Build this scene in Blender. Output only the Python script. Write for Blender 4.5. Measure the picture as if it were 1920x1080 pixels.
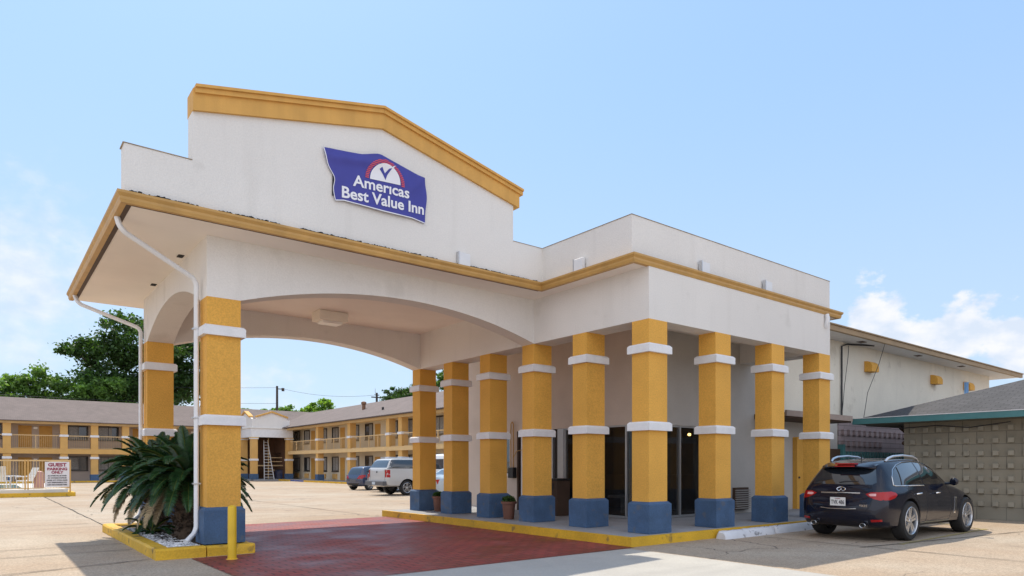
import bpy, bmesh, math, random
from math import sin, cos, pi, radians, sqrt, atan2
from mathutils import Vector, Matrix, geometry
from mathutils.bvhtree import BVHTree
random.seed(7)
for o in list(bpy.data.objects): bpy.data.objects.remove(o)
SC = bpy.context.scene
COL = SC.collection

# ------------------------------------------------------------------ camera
TH = 0.9052
cam = bpy.data.cameras.new('camera'); camo = bpy.data.objects.new('camera', cam); COL.objects.link(camo)
camo.location = (-10.2028, -8.6793, 1.5)
camo.rotation_euler = (pi/2, 0, TH - pi/2)
cam.sensor_width = 36; cam.lens = 36*1264.0/1920
cam.shift_y = (873.99-540)/1920
cam.clip_start = .05; cam.clip_end = 3000
SC.camera = camo

# ------------------------------------------------------------------ sun, sky, exposure
SUN_AZ, SUN_EL = radians(82.0), radians(60)
sd = Vector((cos(SUN_EL)*cos(SUN_AZ), cos(SUN_EL)*sin(SUN_AZ), sin(SUN_EL)))
sl = bpy.data.lights.new('sun', 'SUN'); sl.energy = 2.6; sl.angle = radians(.5); sl.color = (1, .90, .74)
so = bpy.data.objects.new('sun', sl); COL.objects.link(so); so.rotation_euler = sd.to_track_quat('Z', 'Y').to_euler()
SC.view_settings.view_transform = 'Standard'; SC.view_settings.look = 'None'
SC.view_settings.exposure = 0.85; SC.view_settings.gamma = 1
SKY_STRENGTH = 0.105

W = bpy.data.worlds.new('World'); SC.world = W; W.use_nodes = True
def build_world():
    nt = W.node_tree; N = nt.nodes; L = nt.links; N.clear()
    def m(op, *a):
        n = N.new('ShaderNodeMath'); n.operation = op
        for i, v in enumerate(a):
            if isinstance(v, (int, float)): n.inputs[i].default_value = v
            else: L.new(v, n.inputs[i])
        return n.outputs[0]
    out = N.new('ShaderNodeOutputWorld'); bg = N.new('ShaderNodeBackground'); L.new(bg.outputs[0], out.inputs[0])
    sky = N.new('ShaderNodeTexSky'); sky.sky_type = 'NISHITA'; sky.sun_disc = False
    sky.sun_elevation = SUN_EL; sky.sun_rotation = pi/2 - SUN_AZ
    sky.air_density = 1.0; sky.dust_density = 1.2; sky.ozone_density = 1.0; sky.altitude = 10
    tc = N.new('ShaderNodeTexCoord'); sp = N.new('ShaderNodeSeparateXYZ'); L.new(tc.outputs['Generated'], sp.inputs[0])
    az = m('ARCTAN2', sp.outputs[1], sp.outputs[0]); el = m('ARCSINE', sp.outputs[2])
    cb = N.new('ShaderNodeCombineXYZ'); L.new(az, cb.inputs[0]); L.new(m('MULTIPLY', el, 1.5), cb.inputs[1])
    def noise(scale, det, off=0, rough=.55):
        n = N.new('ShaderNodeTexNoise'); n.noise_dimensions = '3D'
        n.inputs['Scale'].default_value = scale; n.inputs['Detail'].default_value = det; n.inputs['Roughness'].default_value = rough
        a = N.new('ShaderNodeVectorMath'); a.operation = 'ADD'; a.inputs[1].default_value = (off, off*.7, off*.3)
        L.new(cb.outputs[0], a.inputs[0]); L.new(a.outputs[0], n.inputs['Vector'])
        return n.outputs['Fac']
    big = noise(13, 8, 3.1, .58); fine = noise(45, 5, 9, .6)
    nn = m('ADD', m('MULTIPLY', big, .75), m('MULTIPLY', fine, .25))
    def blob(a0, e0, wa, we, gain=1.0):
        da = m('DIVIDE', m('SUBTRACT', az, radians(a0)), radians(wa)); de = m('DIVIDE', m('SUBTRACT', el, radians(e0)), radians(we))
        r = m('SQRT', m('ADD', m('MULTIPLY', da, da), m('MULTIPLY', de, de)))
        return m('MULTIPLY', m('SUBTRACT', 1.0, r), gain)
    # cumulus towers low on the right, veil on the left
    bl = [blob(23.6, 11.0, 2.4, 4.6), blob(18.0, 9.6, 2.6, 3.2), blob(15.2, 8.2, 3.2, 3.0), blob(21.0, 8.0, 5.0, 3.2)]
    e = bl[0]
    for b in bl[1:]: e = m('MAXIMUM', e, b)
    v = m('ADD', e, m('MULTIPLY', m('SUBTRACT', nn, .545), 3.0))
    ss = N.new('ShaderNodeMapRange'); ss.interpolation_type = 'SMOOTHSTEP'; ss.inputs[1].default_value = .0; ss.inputs[2].default_value = .34
    L.new(v, ss.inputs[0])
    lf = m('MAXIMUM', blob(88, 12, 5.5, 9.5, .9), blob(84.5, 14, 3.0, 4.5, .8))
    lf = m('MAXIMUM', lf, blob(76, 3, 22, 9, .5))
    lv = m('ADD', lf, m('MULTIPLY', m('SUBTRACT', nn, .52), 2.2))
    s2 = N.new('ShaderNodeMapRange'); s2.interpolation_type = 'SMOOTHSTEP'; s2.inputs[1].default_value = .0; s2.inputs[2].default_value = .9; s2.inputs[4].default_value = .62
    L.new(lv, s2.inputs[0])
    mask = m('MAXIMUM', m('MULTIPLY', ss.outputs[0], .84), s2.outputs[0])
    # pale humid veil towards the horizon and the left
    hz = N.new('ShaderNodeMapRange'); hz.interpolation_type = 'SMOOTHSTEP'; hz.inputs[1].default_value = radians(32); hz.inputs[2].default_value = radians(1); hz.inputs[3].default_value = 0.0; hz.inputs[4].default_value = .42
    L.new(el, hz.inputs[0])
    tint = N.new('ShaderNodeMix'); tint.data_type = 'RGBA'; tint.blend_type = 'MULTIPLY'; tint.inputs[0].default_value = 1
    L.new(sky.outputs[0], tint.inputs[6]); tint.inputs[7].default_value = (.80, .95, 1.02, 1)
    flat = N.new('ShaderNodeMix'); flat.data_type = 'RGBA'; flat.inputs[0].default_value = .72; L.new(tint.outputs[2], flat.inputs[6]); flat.inputs[7].default_value = (2.4, 3.7, 5.6, 1)
    mixh = N.new('ShaderNodeMix'); mixh.data_type = 'RGBA'; L.new(hz.outputs[0], mixh.inputs[0]); L.new(flat.outputs[2], mixh.inputs[6]); mixh.inputs[7].default_value = (4.2, 4.6, 5.0, 1)
    # clouds: bright tops, bluish undersides
    cr = N.new('ShaderNodeMix'); cr.data_type = 'RGBA'
    sh = N.new('ShaderNodeMapRange'); sh.inputs[1].default_value = .35; sh.inputs[2].default_value = .62; L.new(noise(26, 5, 5.5), sh.inputs[0])
    L.new(sh.outputs[0], cr.inputs[0]); cr.inputs[6].default_value = (4.05, 4.45, 5.1, 1); cr.inputs[7].default_value = (5.5, 5.4, 5.5, 1)
    # unseen cloud bank added behind the camera to brighten shaded faces
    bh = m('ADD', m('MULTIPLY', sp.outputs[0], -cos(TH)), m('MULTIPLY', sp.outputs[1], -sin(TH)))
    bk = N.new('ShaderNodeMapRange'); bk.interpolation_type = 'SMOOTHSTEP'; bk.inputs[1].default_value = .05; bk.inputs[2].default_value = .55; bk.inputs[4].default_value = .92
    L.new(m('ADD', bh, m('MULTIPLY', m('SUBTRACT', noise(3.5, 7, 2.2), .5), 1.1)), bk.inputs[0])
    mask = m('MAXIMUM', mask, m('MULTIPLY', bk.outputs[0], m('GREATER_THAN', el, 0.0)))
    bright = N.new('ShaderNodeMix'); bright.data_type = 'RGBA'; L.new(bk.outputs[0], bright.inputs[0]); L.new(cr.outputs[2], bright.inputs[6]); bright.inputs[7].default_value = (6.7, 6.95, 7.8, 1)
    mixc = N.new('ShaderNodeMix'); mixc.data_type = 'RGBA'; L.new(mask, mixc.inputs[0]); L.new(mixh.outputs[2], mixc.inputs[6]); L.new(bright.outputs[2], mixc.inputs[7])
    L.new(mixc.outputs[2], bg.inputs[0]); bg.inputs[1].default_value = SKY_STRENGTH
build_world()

# ------------------------------------------------------------------ materials
def mat(name, col, rough=.8, var=.0, vscale=3., bump=0., bscale=60., metal=0., spec=.5, coat=0., streak=0., trans=0., emit=None, island=0., fine=0., dirt=None, drip=0.):
    M = bpy.data.materials.new(name); M.use_nodes = True; nt = M.node_tree; N = nt.nodes; L = nt.links
    B = N['Principled BSDF']; B.inputs['Roughness'].default_value = rough; B.inputs['Metallic'].default_value = metal
    B.inputs['Specular IOR Level'].default_value = spec; B.inputs['Coat Weight'].default_value = coat; B.inputs['Coat Roughness'].default_value = .03
    B.inputs['Base Color'].default_value = (*col, 1)
    if trans: B.inputs['Transmission Weight'].default_value = trans
    if emit: B.inputs['Emission Color'].default_value = (*emit[:3], 1); B.inputs['Emission Strength'].default_value = emit[3]
    g = N.new('ShaderNodeNewGeometry'); P = g.outputs['Position']
    src = None
    def noise(sc, det=5, vec=P):
        n = N.new('ShaderNodeTexNoise'); n.inputs['Scale'].default_value = sc; n.inputs['Detail'].default_value = det; L.new(vec, n.inputs['Vector']); return n.outputs['Fac']
    def scale_by(cur, fac, lo, hi, a=.3, b=.7):
        r = N.new('ShaderNodeMapRange'); L.new(fac, r.inputs[0]); r.inputs[1].default_value = a; r.inputs[2].default_value = b; r.inputs[3].default_value = lo; r.inputs[4].default_value = hi
        x = N.new('ShaderNodeVectorMath'); x.operation = 'SCALE'
        if cur is None: x.inputs[0].default_value = col
        else: L.new(cur, x.inputs[0])
        L.new(r.outputs[0], x.inputs['Scale']); return x.outputs[0]
    if var: src = scale_by(src, noise(vscale), 1-var, 1+var)
    if fine: src = scale_by(src, noise(38, 3), 1-fine, 1+fine)
    if island: src = scale_by(src, g.outputs['Random Per Island'], 1-island, 1+island, 0, 1)
    if streak:
        mp = N.new('ShaderNodeMapping'); mp.inputs['Scale'].default_value = (5, 5, .35); L.new(P, mp.inputs[0])
        src = scale_by(src, noise(1.2, 6, mp.outputs[0]), 1-streak, 1+streak*.3, .36, .56)
    if dirt:
        r = N.new('ShaderNodeMapRange'); L.new(noise(dirt[3], 7), r.inputs[0]); r.inputs[1].default_value = dirt[4]; r.inputs[2].default_value = dirt[4]+.08; r.inputs[4].default_value = dirt[5]
        x = N.new('ShaderNodeMix'); x.data_type = 'RGBA'; L.new(r.outputs[0], x.inputs[0]); x.inputs[7].default_value = (*dirt[:3], 1)
        if src is None: x.inputs[6].default_value = (*col, 1)
        else: L.new(src, x.inputs[6])
        src = x.outputs[2]
    if drip:
        mp = N.new('ShaderNodeMapping'); mp.inputs['Scale'].default_value = (3.2, 3.2, .28); L.new(P, mp.inputs[0])
        r = N.new('ShaderNodeMapRange'); L.new(noise(1.0, 8, mp.outputs[0]), r.inputs[0]); r.inputs[1].default_value = .55; r.inputs[2].default_value = .72; r.inputs[4].default_value = drip
        x = N.new('ShaderNodeMix'); x.data_type = 'RGBA'; L.new(r.outputs[0], x.inputs[0]); L.new(src, x.inputs[6]); x.inputs[7].default_value = (.33, .31, .27, 1); src = x.outputs[2]
    if src is not None: L.new(src, B.inputs['Base Color'])
    if bump:
        b = N.new('ShaderNodeBump'); b.inputs['Strength'].default_value = bump; b.inputs['Distance'].default_value = .01; L.new(noise(bscale, 4), b.inputs['Height']); L.new(b.outputs[0], B.inputs['Normal'])
    return M
GOLD = (.71, .375, .066)
M = {}
M['white'] = mat('white_stucco', (.735, .71, .675), .85, .05, .35, .5, 45, fine=.035, dirt=(.52, .50, .46, 1.1, .63, .35), drip=.09)
M['whitecap'] = mat('white_trim_paint', (.74, .74, .75), .6, .05, 5, .2, 60, fine=.03)
M['gold'] = mat('gold_stucco', GOLD, .82, .08, 1.3, .6, 70, fine=.13)
M['goldtrim'] = mat('gold_gutter_paint', (.50, .29, .085), .5, .12, 2.0, .1, 40, streak=.05)
M['goldcornice'] = mat('gold_cornice_paint', (.64, .35, .085), .7, .06, 2.0, .3, 50, streak=.06)
M['blue'] = mat('slate_blue_paint', (.052, .105, .20), .75, .16, 3, .5, 60, fine=.14, dirt=(.12, .12, .12, 5, .60, .5))
M['yellow'] = mat('yellow_kerb_paint', (.66, .39, .022), .6, .14, 1.5, .5, 50, fine=.12, dirt=(.20, .13, .05, 4, .60, .8))
M['bollard'] = mat('yellow_bollard_paint', (.72, .46, .02), .45, .06, 4, .1, 50)
M['soffit'] = mat('cream_soffit', (.84, .78, .68), .85, .05, 1.0, .2, 50)
M['ceil'] = mat('portico_ceiling', (.86, .79, .72), .85, .04, 1.0, .2, 50)
M['walk'] = mat('walkway_concrete', (.30, .31, .33), .75, .14, 1.3, .3, 60, fine=.08)
M['lobby'] = mat('beige_lobby_stucco', (.62, .53, .46), .85, .05, 1.5, .4, 55, fine=.04)
M['lobbygrey'] = mat('grey_lobby_stucco', (.48, .46, .43), .85, .06, 1.5, .4, 55, fine=.04)
M['cream'] = mat('cream_stucco', (.76, .71, .60), .85, .05, 1.0, .5, 50, fine=.05, dirt=(.52, .47, .38, 1.6, .62, .5), drip=.12)
M['alu'] = mat('aluminium', (.45, .46, .47), .35, .05, 5, metal=.7)
M['darkframe'] = mat('bronze_frame', (.06, .05, .045), .4, metal=.4)
M['dark'] = mat('dark_interior', (.018, .016, .016), .9)
M['darkbrown'] = mat('dark_brown', (.07, .04, .025), .7, .1, 4)
M['black'] = mat('black_plastic', (.012, .012, .013), .5)
M['tar'] = mat('roof_tar', (.02, .02, .022), .9, .3, 20, .5, 40)
M['flat'] = mat('roof_deck', (.30, .30, .29), .9, .1, 2)
M['white_plastic'] = mat('white_plastic', (.72, .73, .75), .35, .03, 6)
M['galv'] = mat('galvanised', (.55, .56, .58), .4, .1, 8, metal=.6)
M['rust'] = mat('rusty_metal', (.18, .09, .05), .8, .3, 12)
M['wire'] = mat('cable', (.03, .03, .035), .6)
M['wood'] = mat('pole_wood', (.07, .055, .045), .9, .2, 6)
M['bark'] = mat('bark', (.055, .042, .032), .95, .3, 8, .8, 20)
M['trunkpalm'] = mat('palm_trunk', (.075, .052, .036), .95, .35, 25, 1.0, 30, island=.4)
M['leafdark'] = mat('dark_foliage', (.045, .098, .024), .6, .35, .35, island=.5)
M['leafmid'] = mat('mid_foliage', (.12, .22, .05), .6, .3, .5, island=.45)
M['leaflight'] = mat('light_foliage', (.17, .30, .045), .6, .3, .5, island=.4)
def leafy(k, f=.38):
    nt = M[k].node_tree; B = nt.nodes['Principled BSDF']; out = nt.nodes['Material Output']; src = B.inputs['Base Color'].links[0].from_socket
    tr_ = nt.nodes.new('ShaderNodeBsdfTranslucent'); mx = nt.nodes.new('ShaderNodeMixShader'); mx.inputs[0].default_value = f
    g_ = nt.nodes.new('ShaderNodeVectorMath'); g_.operation = 'MULTIPLY'; g_.inputs[1].default_value = (1.9, 1.9, .8); nt.links.new(src, g_.inputs[0]); nt.links.new(g_.outputs[0], tr_.inputs[0])
    nt.links.new(B.outputs[0], mx.inputs[1]); nt.links.new(tr_.outputs[0], mx.inputs[2]); nt.links.new(mx.outputs[0], out.inputs[0])
for k_ in ('leafdark', 'leafmid', 'leaflight'): leafy(k_)
M['frond'] = mat('palm_frond', (.022, .072, .020), .38, .3, 1.2, spec=.6, island=.3)
M['drylitfrond'] = mat('dry_frond', (.30, .23, .13), .7, .2, 3, island=.3)  # brownish frond ends, with the light on them put into the pale tan
M['frondmid'] = mat('palm_rachis', (.12, .15, .03), .5)
M['terracotta'] = mat('terracotta_pot', (.17, .075, .05), .7, .1, 8, .2, 40)
M['soil'] = mat('planter_soil', (.07, .045, .03), .95, .4, 14, 1., 30, fine=.3)
M['pebble'] = mat('white_pebble', (.56, .56, .57), .7, island=.45)
M['rubber'] = mat('tyre_rubber', (.018, .018, .019), .75, .1, 20)
M['rim'] = mat('alloy_rim', (.55, .56, .58), .25, metal=.85)
M['chrome'] = mat('chrome', (.75, .76, .78), .12, metal=1.)
M['satin'] = mat('satin_rail', (.62, .64, .68), .3, metal=.8)
M['glass'] = mat('car_glass', (.012, .016, .022), .04, spec=.8, coat=1.)
M['tail'] = mat('tail_light_red', (.36, .004, .006), .25, coat=.3, spec=.4)
M['tailclear'] = mat('tail_light_clear', (.75, .42, .40), .15, coat=1.)
M['carblue'] = mat('deep_blue_car_paint', (.003, .005, .016), .2, spec=.3, coat=.42)
M['carblue2'] = mat('mid_blue_car_paint', (.02, .034, .085), .25, spec=.6, coat=1.)
M['carwhite'] = mat('silver_white_car_paint', (.50, .50, .50), .35, coat=.8)
M['cargrey'] = mat('grey_car_paint', (.16, .16, .17), .35, coat=.8)
M['carpale'] = mat('pale_blue_car_paint', (.42, .52, .62), .35, coat=.8)
M['carplain'] = mat('white_van_paint', (.68, .69, .70), .35, coat=.6)
M['bumper'] = mat('grey_bumper', (.10, .10, .11), .45)
M['wingcol'] = mat('wing_gold_paint', (.62, .37, .12), .85, .05, 2)
M['wingbeam'] = mat('wing_pale_gold', (.66, .46, .22), .8, .05, 2)
M['wingwall'] = mat('wing_wall', (.46, .38, .32), .9, .05, 1)
M['wingcream'] = mat('wing_cream_wall', (.62, .54, .40), .9, .05, 1)
M['wingframe'] = mat('window_surround', (.62, .56, .46), .8)
M['orange'] = mat('ochre_door', (.50, .26, .045), .6, .06, 3)
M['curtain'] = mat('curtain', (.34, .33, .31), .9, .25, 9)
M['winglass'] = mat('room_window_glass', (.035, .04, .045), .08, spec=.8)
M['railing'] = mat('railing_paint', (.66, .47, .24), .7)
M['teal'] = mat('teal_paint', (.06, .19, .20), .45, .1, 3)
M['pvcblue'] = mat('blue_pipe', (.16, .32, .55), .4)
M['banner'] = mat('banner_blue', (.045, .048, .30), .55, .06, 3)
M['bannerwhite'] = mat('banner_white', (.80, .80, .84), .55)
M['bannerred'] = mat('banner_red', (.62, .08, .12), .55)
M['signwhite'] = mat('sign_white', (.72, .70, .71), .5)
M['signred'] = mat('sign_maroon', (.30, .04, .08), .5)
M['signblack'] = mat('sign_black', (.05, .05, .06), .5)
M['lens'] = mat('lamp_lens', (.85, .84, .80), .3)
M['litlamp'] = mat('lit_lamp', (.9, .7, .3), .3, emit=(1, .62, .2, 6))
M['deck'] = mat('pool_deck', (.62, .60, .56), .8, .06, 2)
M['pool'] = mat('pool_water', (.10, .32, .36), .1)
M['brownfascia'] = mat('brown_fascia', (.33, .26, .22), .8, .1, 3)
M['redwall'] = mat('stair_wall_brown', (.13, .065, .035), .9, .15, 2)
M['plate'] = mat('number_plate', (.70, .70, .68), .4)

def brickmat(name, c1, c2, mortar, bw, bh, swz, msize=.012, off=.5, rough=.85, var=.1, bump=.6, wear=None):
    Mm = bpy.data.materials.new(name); Mm.use_nodes = True; nt = Mm.node_tree; N = nt.nodes; L = nt.links; B = N['Principled BSDF']; B.inputs['Roughness'].default_value = rough
    g = N.new('ShaderNodeNewGeometry'); s = N.new('ShaderNodeSeparateXYZ'); L.new(g.outputs['Position'], s.inputs[0]); c = N.new('ShaderNodeCombineXYZ')
    L.new(s.outputs[swz[0]], c.inputs[0]); L.new(s.outputs[swz[1]], c.inputs[1])
    b = N.new('ShaderNodeTexBrick'); L.new(c.outputs[0], b.inputs[0]); b.offset = off
    b.inputs['Scale'].default_value = 1; b.inputs['Brick Width'].default_value = bw; b.inputs['Row Height'].default_value = bh; b.inputs['Mortar Size'].default_value = msize
    b.inputs['Color1'].default_value = (*c1, 1); b.inputs['Color2'].default_value = (*c2, 1); b.inputs['Mortar'].default_value = (*mortar, 1)
    n = N.new('ShaderNodeTexNoise'); n.inputs['Scale'].default_value = .9; n.inputs['Detail'].default_value = 8; L.new(g.outputs['Position'], n.inputs['Vector'])
    r = N.new('ShaderNodeMapRange'); L.new(n.outputs['Fac'], r.inputs[0]); r.inputs[1].default_value = .3; r.inputs[2].default_value = .7; r.inputs[3].default_value = 1-var; r.inputs[4].default_value = 1+var
    x = N.new('ShaderNodeVectorMath'); x.operation = 'SCALE'; L.new(b.outputs['Color'], x.inputs[0]); L.new(r.outputs[0], x.inputs['Scale'])
    o = x.outputs[0]
    if wear:
        n2 = N.new('ShaderNodeTexNoise'); n2.inputs['Scale'].default_value = wear[1]; n2.inputs['Detail'].default_value = 9; n2.inputs['Roughness'].default_value = .65; L.new(g.outputs['Position'], n2.inputs['Vector'])
        r2 = N.new('ShaderNodeMapRange'); L.new(n2.outputs['Fac'], r2.inputs[0]); r2.inputs[1].default_value = wear[2]; r2.inputs[2].default_value = wear[2]+.18; r2.inputs[4].default_value = wear[3]
        mx = N.new('ShaderNodeMix'); mx.data_type = 'RGBA'; L.new(r2.outputs[0], mx.inputs[0]); L.new(o, mx.inputs[6]); mx.inputs[7].default_value = (*wear[0], 1); o = mx.outputs[2]
        r3 = N.new('ShaderNodeMapRange'); L.new(n.outputs['Fac'], r3.inputs[0]); r3.inputs[1].default_value = .35; r3.inputs[2].default_value = .65; r3.inputs[3].default_value = rough-.18; r3.inputs[4].default_value = rough+.15; L.new(r3.outputs[0], B.inputs['Roughness'])
    L.new(o, B.inputs['Base Color'])
    bu = N.new('ShaderNodeBump'); bu.inputs['Strength'].default_value = bump; bu.inputs['Distance'].default_value = .006; bu.invert = True; L.new(b.outputs['Fac'], bu.inputs['Height']); L.new(bu.outputs[0], B.inputs['Normal'])
    return Mm
M['shingle'] = brickmat('asphalt_shingle_wing', (.165, .125, .118), (.135, .105, .10), (.10, .08, .075), .30, .14, (0, 1), .01, var=.12)
M['shingle2'] = brickmat('asphalt_shingle_grey', (.078, .074, .078), (.058, .056, .058), (.034, .033, .034), .32, .15, (1, 0), .012, var=.12)
M['bossblock'] = brickmat('grey_block', (.285, .262, .205), (.25, .232, .185), (.14, .13, .105), .708, .354, (1, 2), .007, var=.15)
M['pinkblock'] = brickmat('mauve_block', (.30, .24, .24), (.27, .215, .22), (.15, .12, .12), .8, .18, (0, 2), .010, var=.1)
M['paver'] = brickmat('red_stamped_paving', (.29, .052, .040), (.225, .040, .034), (.085, .020, .018), .30, .15, (0, 1), .014, rough=.58, var=.28, bump=.8, wear=((.34, .16, .14), 1.9, .56, .45))

def groundmat(name, base, alt, spk, cracks=True, joint=None, stain=(.10, .09, .08)):
    Mm = bpy.data.materials.new(name); Mm.use_nodes = True; nt = Mm.node_tree; N = nt.nodes; L = nt.links; B = N['Principled BSDF']; B.inputs['Roughness'].default_value = .82
    g = N.new('ShaderNodeNewGeometry'); P = g.outputs['Position']
    def noise(sc, det=6, r=.55):
        n = N.new('ShaderNodeTexNoise'); n.inputs['Scale'].default_value = sc; n.inputs['Detail'].default_value = det; n.inputs['Roughness'].default_value = r; L.new(P, n.inputs['Vector']); return n.outputs['Fac']
    def mr(f, a, b, lo=0., hi=1.):
        r = N.new('ShaderNodeMapRange'); L.new(f, r.inputs[0]); r.inputs[1].default_value = a; r.inputs[2].default_value = b; r.inputs[3].default_value = lo; r.inputs[4].default_value = hi; return r.outputs[0]
    def mix(f, a, b, bt='MIX'):
        x = N.new('ShaderNodeMix'); x.data_type = 'RGBA'; x.blend_type = bt
        L.new(f, x.inputs[0]) if not isinstance(f, float) else setattr(x.inputs[0], 'default_value', f)
        for i, v in ((6, a), (7, b)):
            if isinstance(v, tuple): x.inputs[i].default_value = (*v, 1)
            else: L.new(v, x.inputs[i])
        return x.outputs[2]
    c = mix(mr(noise(.22, 7, .6), .38, .62), base, alt)
    c = mix(mr(noise(1.3, 8, .65), .40, .75, 0., .35), c, tuple(v*.72 for v in base))
    sp = N.new('ShaderNodeTexVoronoi'); sp.inputs['Scale'].default_value = 55; L.new(P, sp.inputs['Vector'])
    s = N.new('ShaderNodeVectorMath'); s.operation = 'SCALE'; L.new(c, s.inputs[0])
    sx = N.new('ShaderNodeSeparateColor'); L.new(sp.outputs['Color'], sx.inputs[0]); L.new(mr(sx.outputs[0], 0, 1, 1-spk, 1+spk), s.inputs['Scale']); c = s.outputs[0]
    c = mix(mr(noise(.75, 9, .7), .60, .72, 0., .55), c, tuple(.4*a+.6*b for a, b in zip(base, stain)))
    mp = N.new('ShaderNodeMapping'); mp.inputs['Scale'].default_value = (.16, 1.5, 1); mp.inputs['Rotation'].default_value = (0, 0, .25); L.new(P, mp.inputs[0])
    n_ = N.new('ShaderNodeTexNoise'); n_.inputs['Scale'].default_value = 1.0; n_.inputs['Detail'].default_value = 6; L.new(mp.outputs[0], n_.inputs['Vector'])
    c = mix(mr(n_.outputs['Fac'], .52, .70, 0., .30), c, tuple(v*.66 for v in base))
    vo = N.new('ShaderNodeTexVoronoi'); vo.inputs['Scale'].default_value = 1.7; L.new(P, vo.inputs['Vector'])
    so2 = N.new('ShaderNodeMath'); so2.operation = 'MULTIPLY'; L.new(mr(vo.outputs['Distance'], .05, .10, .7, 0.), so2.inputs[0]); L.new(mr(noise(.5, 3), .52, .60), so2.inputs[1])
    c = mix(so2.outputs[0], c, (.10, .085, .07))
    if cracks:
        wv = N.new('ShaderNodeTexNoise'); wv.inputs['Scale'].default_value = 1.2; wv.inputs['Detail'].default_value = 6; L.new(P, wv.inputs['Vector'])
        ad = N.new('ShaderNodeVectorMath'); ad.operation = 'MULTIPLY_ADD'; L.new(wv.outputs['Color'], ad.inputs[0]); ad.inputs[1].default_value = (1.1, 1.1, 0); L.new(P, ad.inputs[2])
        v = N.new('ShaderNodeTexVoronoi'); v.feature = 'DISTANCE_TO_EDGE'; v.inputs['Scale'].default_value = .30; L.new(ad.outputs[0], v.inputs['Vector'])
        line = mr(v.outputs['Distance'], .002, .0055, 1., 0.)
        mm = N.new('ShaderNodeMath'); mm.operation = 'MULTIPLY'; L.new(line, mm.inputs[0]); L.new(mr(noise(.35, 3), .46, .56, 0., .85), mm.inputs[1])
        c = mix(mm.outputs[0], c, (.06, .05, .045))
    L.new(c, B.inputs['Base Color'])
    b = N.new('ShaderNodeBump'); b.inputs['Strength'].default_value = .35; b.inputs['Distance'].default_value = .01; L.new(noise(45, 5), b.inputs['Height']); L.new(b.outputs[0], B.inputs['Normal'])
    return Mm
M['ground'] = groundmat('aggregate_concrete', (.365, .268, .185), (.42, .348, .268), .24)
M['slab'] = groundmat('pale_concrete', (.40, .385, .36), (.45, .435, .40), .06, False)
M['joint'] = mat('joint_filler', (.07, .06, .05), .9, .4, 9)
M['lotyellow'] = mat('worn_yellow_line', (.36, .28, .12), .8, .3, 12)

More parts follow.
